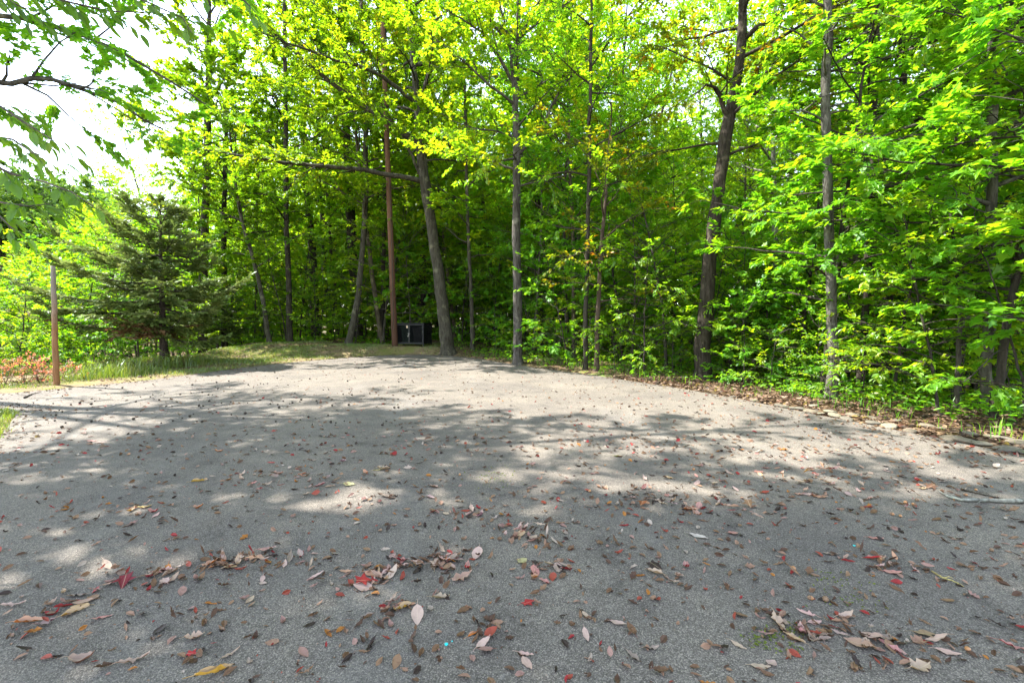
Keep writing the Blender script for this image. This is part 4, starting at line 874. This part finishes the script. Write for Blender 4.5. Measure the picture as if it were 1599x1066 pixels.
n = 7000; xs = R.uniform(-11, -2.8, n); ys = R.uniform(11, 23.5, n); sdv = sdist(xs, ys); keep = (sdv > -.1) & (sdv < 6) & (R.random(n) < 1.1 - clumpy(xs, ys)); xs, ys = xs[keep], ys[keep]
litter('verge_litter', 'dry leaves and straw lying on the verge grass', xs, ys, R.uniform(.03, .10, len(xs)), height(xs, ys), .5, mat=M_LITTER)
# ---------------------------------------------------------------- stones along the right edge
def stone_mesh(seed):
    bm = bmesh.new(); bmesh.ops.create_icosphere(bm, subdivisions=3, radius=.5); R2 = np.random.default_rng(seed); k = R2.normal(0, 1, (9, 3)); ph = R2.uniform(0, 6, 9)
    for v in bm.verts:
        c = np.array(v.co); s = sum(math.sin(3.2 * (c @ k[i]) + ph[i]) for i in range(9)) * .05 + 1; c = np.sign(c) * np.abs(c * 2) ** .8 / 2 * s; v.co = c
    m = bpy.data.meshes.new('stone'); bm.to_mesh(m); bm.free(); m.materials.append(M_STONE)
    for p in m.polygons: p.use_smooth = False
    return m
def stone_material():
    k = N('sandstone'); tc = k.n('ShaderNodeTexCoord'); oi = k.n('ShaderNodeObjectInfo'); n1 = k.noise(tc.outputs['Object'], 5, 6, .65); n2 = k.noise(tc.outputs['Object'], 2, 2)
    c = k.mix(k.mapr(n1, .3, .7, 0, 1), k.mix(1, oi.outputs['Color'], (.6, .58, .55), 'MULTIPLY'), oi.outputs['Color']); c = k.mix(k.mapr(n2, .58, .7, 0, .6), c, (.10, .12, .03)); k.principled(c, .9, .2, k.bump(n1, .5, .05)); return k.m
M_STONE = stone_material(); STM = [stone_mesh(i) for i in range(4)]
STONES = [(1180, 640, .30), (1205, 642, .24), (1230, 641, .22), (1258, 643, .26), (1284, 652, .34), (1297, 645, .28), (1315, 655, .25), (1330, 650, .2), (1345, 664, .3), (1372, 668, .22), (1420, 672, .26), (1447, 668, .22), (1478, 686, .30), (1500, 690, .28), (1530, 694, .24),
          (1560, 704, .3), (1590, 712, .3), (1548, 685, .22), (1577, 690, .2), (1400, 660, .18), (1150, 628, .2), (1120, 622, .18), (1470, 672, .16), (1515, 680, .2), (1270, 636, .2), (1595, 695, .25), (1250, 650, .16), (1362, 655, .2)]
for i, (px, py, s) in enumerate(STONES):
    q = G(px, py); x, y = q.x, q.y; sdv = sdist([x], [y])[0]
    while sdv < .12: x += .06; y += .03; sdv = sdist([x], [y])[0]
    big = 'large' if s >= .28 else 'small' if s < .21 else 'mid sized'; wh = 'by the pale peeling trunk' if px < 1340 and px > 1240 else 'before the dark forked tree' if px <= 1240 else 'below the dark trunk cluster' if px < 1450 else 'near the last roadside trunk'
    o = link('stone', STM[i % 4], label=f'{big} flat tan stone in litter edging the asphalt, {wh}', cat='stone', group='stones edging the asphalt', color=rr.choice([(.17, .14, .10), (.21, .18, .13), (.13, .115, .09)]))
    s = min(s, .26) * rr.uniform(.7, 1.0); o.location = (x, y, hz(x, y) + .02); o.scale = (s * 1.15, s * .85, s * .26); o.rotation_euler = (rr.uniform(-.15, .15), rr.uniform(-.15, .15), rr.uniform(0, 6.28))

# ---------------------------------------------------------------- fallen leaves, each an object
def fallen_mesh(kind, seed):
    R = np.random.default_rng(seed); nl = 9; s = np.linspace(0, 1, nl); L = .08
    w = {'oval': .22, 'narrow': .12, 'round': .34, 'lobed': .30, 'tube': .22, 'curled': .24, 'folded': .24, 'twisted': .17}[kind]
    hw = w * np.sin(PI * s ** .85) ** .8 * (1 - .15 * s)
    if kind == 'lobed': hw = hw * (1 + .38 * np.sin(s * 6 * PI + 1))
    hw[0] = .01; hw[-1] = .006
    tc = {'oval': .7, 'narrow': 1.2, 'round': .8, 'lobed': 1.5, 'tube': 4.6, 'curled': 2.2, 'folded': 1.4, 'twisted': 2.0}[kind]; lc = {'oval': .45, 'narrow': .9, 'round': .6, 'lobed': 1.2, 'tube': .5, 'curled': 2.2, 'folded': .8, 'twisted': 1.5}[kind] * R.uniform(.7, 1.3)
    lc *= R.choice([-1, 1]) if kind in ('oval', 'narrow') else 1; v = []
    wav = R.normal(0, .02 if kind in ('oval', 'round') else .04, (nl, 5))
    for i in range(nl):
        a = lc * (s[i] - .5); cx_ = math.sin(a) / lc; cz_ = (1 - math.cos(a)) / lc
        for j, q in enumerate((-1, -.5, 0, .5, 1)):
            h = hw[i]; ang = q * tc * .5
            if kind == 'folded': yy, zz_ = q * h * math.cos(.75), abs(q) * h * math.sin(.75)
            else: rad = h / (tc * .5); yy, zz_ = rad * math.sin(ang), rad * (1 - math.cos(ang))
            if kind == 'twisted': tw = (s[i] - .5) * 1.9; yy, zz_ = yy * math.cos(tw) - zz_ * math.sin(tw), yy * math.sin(tw) + zz_ * math.cos(tw)
            ed = wav[i, j] * (abs(q)) ; v.append((cx_ - math.sin(a) * zz_, yy, cz_ + math.cos(a) * zz_ + ed))
    v = np.array(v) * L; f = np.array([[i * 5 + j, i * 5 + j + 1, i * 5 + j + 6, i * 5 + j + 5] for i in range(nl - 1) for j in range(4)])
    p0 = v[2]; st = np.array([p0, p0 + L * np.array([-.12, .01, .0]), p0 + L * np.array([-.26, R.uniform(-.05, .05), -.02])]); v[:, 2] -= v[:, 2].min(); st[:, 2] = np.maximum(st[:, 2] - 0, 0); st[:, 2] -= min(0, st[:, 2].min())
    g = Geo(); g.add(v, f); st[0] = v[2]; g.tube(st, [.0009, .0008, .0007], 3); return g.mesh('fallen_leaf', M_DRY, True)
def star_mesh(seed):
    R = np.random.default_rng(seed); tv, tf = MAPLE; v = (tv - np.array([.45, 0, 0])) * .085; v[:, 2] += R.uniform(0, .012, len(v)); v[:, 2] -= v[:, 2].min(); g = Geo(); g.add(v, tf); g.tube(np.array([v[0], v[0] + np.array([-.02, .003, .004]), v[0] + np.array([-.04, .006, 0])]), [.0008] * 3, 3); return g.mesh('fallen_leaf', M_DRY, True)
KINDS = ('oval', 'narrow', 'round', 'lobed', 'tube', 'curled', 'folded', 'twisted')
FL = {k: [fallen_mesh(k, 700 + 10 * i + j) for j in range(3)] for i, k in enumerate(KINDS)}; FL['star'] = [star_mesh(i) for i in range(2)]
COL = {'red': (.40, .028, .028), 'crimson': (.27, .015, .03), 'pink': (.50, .25, .22), 'tan': (.40, .26, .15), 'pale pink': (.52, .33, .27), 'brown': (.17, .09, .05), 'dark brown': (.055, .032, .024), 'orange': (.50, .15, .025), 'golden': (.46, .25, .04),
       'yellow': (.62, .47, .03), 'yellow green': (.32, .36, .03), 'green': (.13, .20, .02), 'rust': (.30, .10, .04), 'mauve': (.22, .10, .12), 'cream': (.46, .38, .28), 'grey white': (.50, .48, .42)}
rl = random.Random(5); NF = 0
def drop(kind, col, x, y, size, label, yaw=None, tilt=.12, dz=0.0):
    global NF
    o = link('fallen_leaf', rl.choice(FL[kind]), label=label, cat='leaf', group='fallen leaves on the asphalt')
    c = COL[col]; j = rl.uniform(.8, 1.2); j *= .74; o.color = (c[0] * j, c[1] * j * rl.uniform(.88, 1.12), c[2] * j, 1); s = size / .08
    o.scale = (s, s * rl.uniform(.85, 1.15), s * rl.uniform(.8, 1.2)); o.rotation_euler = (rl.gauss(0, tilt), rl.gauss(0, tilt), rl.uniform(0, 6.28) if yaw is None else yaw)
    o.location = (x, y, .002 + dz + abs(math.sin(o.rotation_euler[1])) * size * .3); NF += 1; return o
NAMED = [(965, 973, 'oval', 'pale pink', .085, -.4, 'large flat tan pink leaf lying by itself low on the right of centre'), (915, 992, 'oval', 'pale pink', .09, -1.5, 'upright pale pink leaf with tiny spots, below a stack of tan leaves'), (917, 963, 'oval', 'tan', .075, -.9, 'tan leaf just above the upright pale pink leaf'),
         (1188, 1041, 'oval', 'tan', .085, -.1, 'flat tan leaf, one half of a pair near the bottom right'), (1205, 1036, 'round', 'pale pink', .06, .6, 'pale half hidden leaf overlapping a flat tan leaf near the bottom right'), (335, 1052, 'tube', 'golden', .15, .7, 'big orange brown rolled leaf at the very bottom edge'), (360, 1022, 'narrow', 'tan', .09, 1.1, 'pointed tan leaf rising behind the big rolled leaf'),
         (160, 965, 'narrow', 'red', .09, .5, 'long narrow pinkish red leaf at the lower left'), (118, 955, 'folded', 'golden', .11, .9, 'crumpled golden orange leaf at the lower left'), (45, 972, 'folded', 'orange', .12, .3, 'folded orange and mauve leaf near the left border'), (72, 975, 'twisted', 'mauve', .10, .5, 'mauve twisted leaf touching a folded orange leaf'),
         (20, 946, 'narrow', 'pale pink', .11, .4, 'pinkish white narrow leaf at the left border'), (572, 884, 'narrow', 'crimson', .075, .15, 'crimson narrow leaf lying flat left of centre'), (851, 909, 'folded', 'red', .085, -.6, 'bright red folded leaf below the yellow green leaf'), (826, 941, 'star', 'red', .07, .5, 'small bright red starry leaf alone in the middle'),
         (722, 903, 'lobed', 'rust', .14, .6, 'big crumpled rust orange oak leaf in the central clump'), (688, 934, 'folded', 'tan', .10, .1, 'tan pointed folded leaf below the central clump'), (816, 876, 'round', 'yellow green', .085, .9, 'yellow green leaf resting on brown leaves in the middle'), (755, 1004, 'oval', 'pale pink', .09, .8, 'pale pink pointed leaf beside a rolled orange one'),
         (741, 990, 'tube', 'orange', .085, .7, 'rolled orange brown leaf close to the turquoise chip'), (823, 1036, 'oval', 'pink', .085, -1.1, 'large pink leaf at the bottom centre'), (820, 1022, 'narrow', 'pink', .08, -.2, 'thin pink leaf lying over a large pink leaf at the bottom centre'), (1438, 1044, 'lobed', 'tan', .11, .2, 'notched tan leaf under a long red stem at the bottom right'),
         (1585, 1012, 'narrow', 'red', .11, -.6, 'long red leaf at the right border low down'), (1480, 1019, 'oval', 'pink', .10, -.3, 'pink flat leaf with a dark curl beside it, lower right'), (1091, 838, 'oval', 'grey white', .13, -.7, 'large greyish white leaf with a curled end'), (1280, 776, 'oval', 'orange', .12, -.2, 'bright orange leaf lying in a clump on the right'),
         (1247, 772, 'narrow', 'orange', .10, .1, 'narrow orange leaf left of the bright orange one'), (600, 733, 'lobed', 'tan', .14, .2, 'large tan leaf beside a yellow one in a sun patch'), (590, 734, 'oval', 'yellow', .09, .2, 'bright yellow leaf touching a large tan leaf'), (545, 757, 'round', 'yellow green', .11, .2, 'pale yellow green leaf in the shade left of centre'),
         (965, 713, 'folded', 'green', .13, 0, 'folded green leaf alone in the central sun patch'), (1145, 833, 'round', 'red', .085, .3, 'bright red roundish leaf on the right of centre'), (1368, 841, 'oval', 'red', .10, -.2, 'glossy red oval leaf alone on the right'), (1394, 894, 'oval', 'red', .10, -.2, 'red oval leaf beside a blackened one on the right'),
         (1092, 727, 'oval', 'orange', .11, .1, 'flat orange leaf in the sun streak on the right'), (1185, 737, 'round', 'red', .10, .2, 'vivid red round leaf in the sun streak'), (1197, 731, 'oval', 'red', .10, .2, 'vivid red oval leaf just past the round one'), (311, 752, 'tube', 'golden', .14, .25, 'rolled golden brown leaf upper left of the shade'),
         (225, 792, 'narrow', 'yellow', .11, .3, 'yellow tan narrow leaf left in the shade'), (208, 1033, 'narrow', 'tan', .12, .6, 'long tan brown leaf with ribbed surface at the bottom left'), (128, 1031, 'curled', 'brown', .13, .3, 'brown curled leaf clump at the bottom left'), (989, 1027, 'folded', 'dark brown', .09, -1.0, 'dark brown and orange folded leaf low on the right of centre'),
         (1017, 1013, 'twisted', 'dark brown', .08, .1, 'blackened leaf pointing right low in the middle'), (342, 705, 'curled', 'orange', .12, .4, 'orange curled leaf on the shaded asphalt upper left'), (410, 905, 'oval', 'pale pink', .07, -1.2, 'white pink leaf of an upright pair on the left'), (411, 911, 'round', 'pale pink', .05, -.2, 'lower white pink leaf of an upright pair on the left'),
         (391, 937, 'round', 'tan', .06, 1.4, 'triangular tan leaf below the white pink pair'), (304, 996, 'lobed', 'tan', .085, .4, 'tan crumpled leaf near the bottom left'), (301, 1022, 'star', 'red', .05, 0, 'small red fragment below a tan crumpled leaf'), (1153, 1008, 'oval', 'tan', .075, -.9, 'tan leaf near green moss at the lower right'), (1272, 972, 'oval', 'pink', .075, .1, 'flat pink leaf with pointed ends on the lower right'),
         (143, 689, 'oval', 'red', .12, .1, 'red leaf on the shaded far left asphalt'), (158, 691, 'oval', 'pale pink', .13, .2, 'long pale leaf beside the red one on the far left'), (435, 740, 'curled', 'rust', .13, 0, 'rust curled leaf topping the clump upper left of centre')]
for px, py, kd, col, sz, yaw, lab in NAMED:
    q = G(px, py); drop(kd, col, q.x, q.y, sz, lab, yaw, .06)
CLUST = [(450, 738, 16, .42), (470, 760, 8, .3), (310, 890, 8, .14), (250, 800, 8, .25), (205, 900, 7, .14), (345, 880, 7, .12), (450, 870, 10, .16), (560, 905, 8, .1), (600, 890, 9, .14), (665, 885, 10, .1), (730, 870, 8, .1), (740, 800, 8, .12), (835, 835, 12, .1), (855, 890, 6, .08),
         (1085, 790, 14, .22), (1110, 760, 9, .3), (1230, 762, 13, .35), (1260, 740, 6, .4), (1340, 735, 7, .25), (1440, 755, 8, .2), (1375, 880, 8, .12), (1290, 990, 8, .12), (1410, 1000, 6, .08), (1250, 985, 6, .1), (1010, 780, 5, .12), (640, 950, 6, .1), (1050, 905, 5, .15), (105, 940, 5, .08), (590, 780, 7, .2), (900, 860, 5, .12), (1210, 880, 6, .15), (1480, 880, 6, .15), (760, 980, 5, .07), (560, 990, 6, .1), (120, 790, 6, .25), (330, 960, 5, .1)]
PAL = ['brown'] * 4 + ['tan'] * 6 + ['dark brown'] * 2 + ['pale pink'] * 4 + ['pink'] * 4 + ['rust'] * 3 + ['red'] * 3 + ['crimson'] * 2 + ['mauve'] * 2 + ['golden'] * 2 + ['cream'] + ['orange'] * 2
KP = ['oval'] * 5 + ['curled'] * 4 + ['folded'] * 4 + ['twisted'] * 3 + ['narrow'] * 3 + ['round'] * 3 + ['lobed'] * 2 + ['tube'] * 2 + ['star']
KW = {'oval': 'flat oval', 'narrow': 'narrow', 'round': 'roundish', 'lobed': 'lobed', 'tube': 'rolled up', 'curled': 'curled', 'folded': 'folded', 'twisted': 'twisted', 'star': 'starry'}
NEARBY = [(q[0], q[1], q[6]) for q in NAMED]
PLACES = [(90, 1040, 'in the bottom left corner'), (90, 900, 'by the left border'), (90, 760, 'on the far left shade'), (330, 1000, 'near the rolled leaf at the bottom edge'), (330, 880, 'among the left hand clumps'), (400, 745, 'in the clump left of the tan and yellow pair'), (620, 1000, 'left of the turquoise chip'), (610, 890, 'around the crimson narrow leaf'), (620, 760, 'near the tan and yellow pair'),
          (740, 880, 'in the central clump'), (760, 1000, 'right of the turquoise chip'), (740, 790, 'just below the small moss tuft'), (850, 850, 'around the yellow green leaf'), (960, 960, 'beside the upright pale pink leaf'), (1000, 800, 'left of the greyish white leaf'), (1085, 780, 'in the clump above the greyish white leaf'), (1150, 900, 'below the red roundish leaf'), (1240, 1000, 'around the green moss patches'),
          (1250, 755, 'around the bright orange leaf'), (1400, 900, 'near the glossy red leaves'), (1420, 1010, 'around the notched tan leaf'), (1440, 760, 'above the grey stick'), (1550, 850, 'by the right border'), (1540, 1030, 'in the bottom right corner')]
def auto_leaf(x, y, dz=0.0):
    px, py = px_of(x, y); kd = rl.choice(KP); col = rl.choice(PAL); sz = rl.uniform(.058, .12)
    pl = min(PLACES, key=lambda t: (t[0] - px) ** 2 + 2.2 * (t[1] - py) ** 2)[2]
    drop(kd, col, x, y, sz, f'{"small" if sz < .08 else "larger"} {col} {KW[kd]} leaf {pl}', None, .22, dz)
for px, py, n, sp in CLUST:
    q = G(px, py)
    for i in range(n):
        if NF >= 292: break
        x, y = q.x + rl.gauss(0, sp * 1.05), q.y + rl.gauss(0, sp * .5)
        if sdist([x], [y])[0] < -.05: auto_leaf(x, y, rl.choice([0, 0, .012, .02]) if n > 9 else 0)
# the smaller leaves of the near clumps, past counting
g = Geo(); FV = []
for k in KINDS:
    for m in FL[k]:
        co = np.empty(len(m.vertices) * 3, np.float32); m.vertices.foreach_get('co', co); FV.append((co.reshape(-1, 3), np.array([p.vertices[:] for p in m.polygons if len(p.vertices) == 4])))
def strew(x, y, sz):
    if sdist([x], [y])[0] > -.05: return
    v, f = FV[rl.randrange(len(FV))]; e = Euler((rl.gauss(0, .3), rl.gauss(0, .3), rl.uniform(0, 6.28))); q = (v - np.array([.04, 0, 0])) * (sz / .08) @ np.array(e.to_matrix()).T
    q[:, 2] -= q[:, 2].min() - .001; g.add(q + np.array([x, y, rl.choice([0, 0, 0, .01])]), f)
for px, py, n, sp in CLUST:
    q = G(px, py)
    for i in range(int(n * 2.2)): strew(q.x + rl.gauss(0, sp * 1.15), q.y + rl.gauss(0, sp * .6), rl.uniform(.036, .078))
for i in range(330):
    px = rl.uniform(-40, 1640); py = 700 + 366 * rl.random() ** .9; q = G(px, py); strew(q.x, q.y, rl.uniform(.03, .075))
for i in range(420):
    px = rl.uniform(600, 1600); py = rl.uniform(620, 830); q = G(px, py); strew(q.x, q.y, rl.uniform(.035, .085))
link('small_leaves', g.mesh('small_leaves', M_DRYS), label='small curled leaves lying between the larger fallen ones', cat='leaf litter', kind='stuff')
# the many small and far ones, and crumbs: past counting
n = 9000; ys = np.concatenate([R.uniform(1.7, 6, 2300), 5.0 + 17 * R.random(n - 2300) ** 1.2]); xs = R.uniform(-1.35, 1.2, n) * ys; sdv = sdist(xs, ys); keep = (sdv < -.03) & (R.random(n) < np.where(xs > .12 * ys, .9, .55)); xs, ys = xs[keep], ys[keep]
litter('leaf_scatter', 'smaller fallen leaves strewn over the rest of the asphalt', xs, ys, R.uniform(.025, .08, len(xs)) * np.where(ys < 5, .8, 1), np.zeros(len(xs)), .5)
n = 2600; ys = R.uniform(1.7, 9, n); xs = R.uniform(-1.2, 1.2, n) * ys; keep = sdist(xs, ys) < -.03; xs, ys = xs[keep], ys[keep]
litter('leaf_crumbs', 'tiny leaf crumbs on the asphalt', xs, ys, R.uniform(.006, .02, len(xs)), np.full(len(xs), -.003), .6)
n = 5000; t = R.integers(0, len(EA), n); xs = EA[t, 0] + R.normal(0, .3, n); ys = EA[t, 1] + R.normal(0, .3, n); sdv = sdist(xs, ys); keep = (sdv < .02) & (sdv > -.45) & (xs > -12) & (ys > 1)
litter('edge_litter', 'leaf bits gathered along the asphalt edge', xs[keep], ys[keep], R.uniform(.02, .07, keep.sum()), np.zeros(keep.sum()), .4, mat=M_LITTER)

# nuts: dark walnut husks at the far left, acorns on the right
def nut_mesh(name, r, mat, tip):
    s = np.linspace(0, PI, 7); g = Geo(); zz = -np.cos(s) * r * (1.25 if tip else 1); rd = np.maximum(np.sin(s) * r, .0004); pts = np.stack([zz + (.2 * r * (np.arange(7) == 6) if tip else 0), np.zeros(7), np.full(7, r)], -1); g.tube(pts, rd, 8, cap=True); return g.mesh(name, mat)
M_HUSK = plain('nut_husk', (.035, .027, .02), .8, .2, .4, 60); M_ACORN = plain('acorn_shell', (.30, .14, .05), .35, .5, .25, 60); M_CAP = plain('acorn_cap', (.16, .10, .06), .8, .2, .4, 150)
HK = nut_mesh('walnut', .019, M_HUSK, False); AB = nut_mesh('nut', .0105, M_ACORN, True)
g = Geo(); s = np.linspace(0, PI / 2, 4); g.tube(np.stack([-np.cos(s) * .0145 - .001, np.zeros(4), np.full(4, .0105)], -1), np.maximum(np.sin(s) * .0123, .0005), 8, cap=True); g.tube(np.array([[-.0145, 0, .0105], [-.021, .001, .012]]), [.0012, .001], 4); AC = g.mesh('cap', M_CAP)
hn = 0
for i in range(260):
    px = rl.uniform(20, 640); py = rl.uniform(572, 668); q = G(px, py)
    if q.y > 18 or sdist([q.x], [q.y])[0] > -.15: continue
    if hn >= 130: break
    wh = 'on the sunlit asphalt near the wooden post' if px < 180 else 'on the sunlit asphalt below the cedar' if px < 330 else 'on the asphalt before the grass verge' if px < 480 else 'on the dappled asphalt towards the bin cage'
    o = link('walnut', HK, label=f'{"small" if hn % 3 else "fat"} dark walnut husk {wh}', cat='nut', group='walnut husks on the asphalt'); s_ = rl.uniform(.55, .85) if hn % 3 else rl.uniform(.95, 1.25); o.scale = (s_, s_, s_ * .85); o.location = (q.x, q.y, 0); o.rotation_euler = (0, 0, rl.uniform(0, 6)); hn += 1
ACO = [(1414, 786, 'left of three acorns in the sun streak'), (1432, 782, 'top of three acorns in the sun streak'), (1427, 789, 'middle of three acorns in the sun streak'), (1393, 804, 'acorn alone left of a dark husk'), (1406, 807, 'dull dark acorn beside a lone acorn'), (1508, 774, 'acorn just above the grey stick'), (1524, 766, 'acorn among dark twigs above the stick'),
       (1548, 860, 'acorn touching a red stemmed leaf at the right'), (1266, 936, 'red brown acorn, left of two close together'), (1289, 938, 'ochre acorn, right of two close together'), (1239, 890, 'acorn lying alone right of centre'), (1511, 1016, 'large dark acorn on a leaf at the lower right'), (1376, 875, 'acorn beside a clump of green and cream leaves'), (1083, 734, 'acorn near the flat orange leaf'), (718, 742, 'acorn near the moss tuft'), (921, 768, 'acorn left of the greyish clump')]
for px, py, lab in ACO:
    q = G(px, py); a = thing('acorn', 'brown ' + lab if len(lab.split()) < 4 else lab, 'acorn', (q.x, q.y, 0), rl.uniform(0, 6.28), 'acorns on the asphalt', rl.uniform(.95, 1.3)); link('nut', AB, a)
    if rl.random() < .6: link('cap', AC, a)

# sticks and twigs
def stick(name, label, pts, r0, forks, col, cat='stick'):
    root = thing(name, label, cat, (pts[0].x, pts[0].y, 0)); w3 = np.array([(p.x - pts[0].x, p.y - pts[0].y, .002 + z_) for p, z_ in zip(pts, np.linspace(r0, r0 * .6, len(pts)))]); R = np.random.default_rng(len(label))
    sI = np.linspace(0, 1, len(pts)); tq = np.linspace(0, 1, 24); fp = np.stack([np.interp(tq, sI, w3[:, i]) for i in range(3)], -1); fp[1:-1] += R.normal(0, .004, (22, 3)) * np.array([1, 1, .3]); rad = np.linspace(r0, r0 * .25, 24)
    fp[:, 2] = np.maximum(fp[:, 2], rad + .001); g = Geo(); g.tube(fp, rad, 8, cap=True, rough=.1, rng=R); link('stem', g.mesh('stem', M_BARK), root, color=col)
    for t, ang, ln in forks:
        p, tan, rr_, _ = interp(fp, rad, np.array([t])); d = rot_about(tan, UP[None], np.array([ang]))[0]; e = np.array([p[0], p[0] + d * ln * .5 + np.array([0, 0, .01]), p[0] + d * ln]); e[:, 2] = np.maximum(e[:, 2], .004); g = Geo(); g.tube(e, np.linspace(rr_[0] * .6, .0015, 3), 5); link('side_twig', g.mesh('side_twig', M_BARK), root, color=col)
stick('stick', 'grey lichened stick lying on the asphalt at the right border', [G(1640, 786), G(1599, 786), G(1540, 784), G(1500, 783), G(1480, 777), G(1465, 768)], .021, [(.55, .5, .16), (.8, -.6, .09)], (.26, .26, .22))
stick('fallen_twig', 'forked dark twig on the bright asphalt at the far left', [G(38, 622), G(50, 616), G(64, 613)], .016, [(.3, .6, .3)], (.07, .055, .045), 'twig')
stick('fallen_twig', 'thin yellowish twig on the lower right asphalt', [G(1455, 893), G(1470, 902), G(1490, 909), G(1505, 916)], .006, [(.4, .5, .05)], (.30, .24, .10), 'twig')
stick('fallen_twig', 'dark red leaf stalk curving beneath the notched tan leaf', [G(1398, 1016), G(1415, 1030), G(1440, 1040), G(1452, 1048)], .005, [], (.13, .05, .04), 'twig')
stick('fallen_twig', 'short dark twigs above the grey stick', [G(1500, 765), G(1530, 772), G(1560, 778)], .009, [(.4, .7, .09), (.6, -.7, .08)], (.05, .04, .03), 'twig')
M_CHIP = plain('turquoise_plastic', (.02, .50, .50), .4, .5, .15, 80)
for i, (px, py, r_, lab) in enumerate([(697, 1006, .0085, 'bright turquoise plastic chip near the bottom edge'), (706, 1001, .0035, 'tiny turquoise crumb beside the larger chip'), (1334, 852, .008, 'turquoise bit on the right side asphalt')]):
    q = G(px, py); g = Geo(); th = np.linspace(0, 2 * PI, 9, endpoint=False); rr_ = r_ * (1 + .18 * np.sin(th * 3 + i)); v = np.concatenate([np.stack([rr_ * np.cos(th), rr_ * np.sin(th), np.full(9, 0.)], -1), np.stack([.85 * rr_ * np.cos(th), .85 * rr_ * np.sin(th), np.full(9, r_ * .5)], -1)]); k = np.arange(9)
    g.add(v, [np.stack([k, (k + 1) % 9, 9 + (k + 1) % 9, 9 + k], -1), (9 + k)[None]]); o = link('plastic_chip', g.mesh('plastic_chip', M_CHIP, False), label=lab, cat='litter', group='turquoise bits on the asphalt'); o.location = (q.x, q.y, .0015)
# moss in cracks of the asphalt
M_MOSS = leaf_material('moss', [(0, (.05, .08, .01)), (.5, (.11, .15, .015)), (1, (.20, .22, .03))], 1.2, clump=30)
xs, ys = [], []
for px, py, n, sx, sy in [(775, 745, 130, .10, .10), (1185, 1003, 70, .028, .02), (1205, 992, 40, .02, .015), (1245, 985, 70, .04, .018), (1240, 1010, 25, .02, .012), (1300, 905, 50, .10, .04), (1330, 935, 50, .10, .03)]:
    q = G(px, py); xs.append(R.normal(q.x, sx, n)); ys.append(R.normal(q.y, sy * 1.6, n))
xs = np.concatenate(xs); ys = np.concatenate(ys); litter('moss', 'small tufts of green moss growing in the asphalt', xs, ys, R.uniform(.006, .02, len(xs)), np.zeros(len(xs)), .7, OVAL2, M_MOSS)
# labels that several things would share: told apart by their order across the view where that can be seen
ORD = ['leftmost', 'second from left', 'third from left', 'fourth from left', 'fifth from left', 'sixth from left', 'seventh from left', 'eighth from left', 'ninth from left', 'tenth from left']
by = {}
for o in bpy.data.objects:
    if o.parent is None and o.get('group') in ('trees of the wood', 'saplings of the understory', 'young trees in the hollow', 'trees in the hollow', 'stones edging the asphalt', 'fallen leaves on the asphalt'): by.setdefault(o['label'], []).append(o)
for lab, os_ in by.items():
    if len(os_) > 1:
        os_.sort(key=lambda o: px_of(o.location.x, o.location.y, o.location.z)[0])
        for o, q in zip(os_, ORD):
            if len(lab.split()) <= 13: o['label'] = f'{lab}, {q}'
print('leaves', NF, 'broad', nleaf, 'husks', hn, 'tris', sum(len(m.polygons) * 2 for m in bpy.data.meshes), 'objects', len(bpy.data.objects))
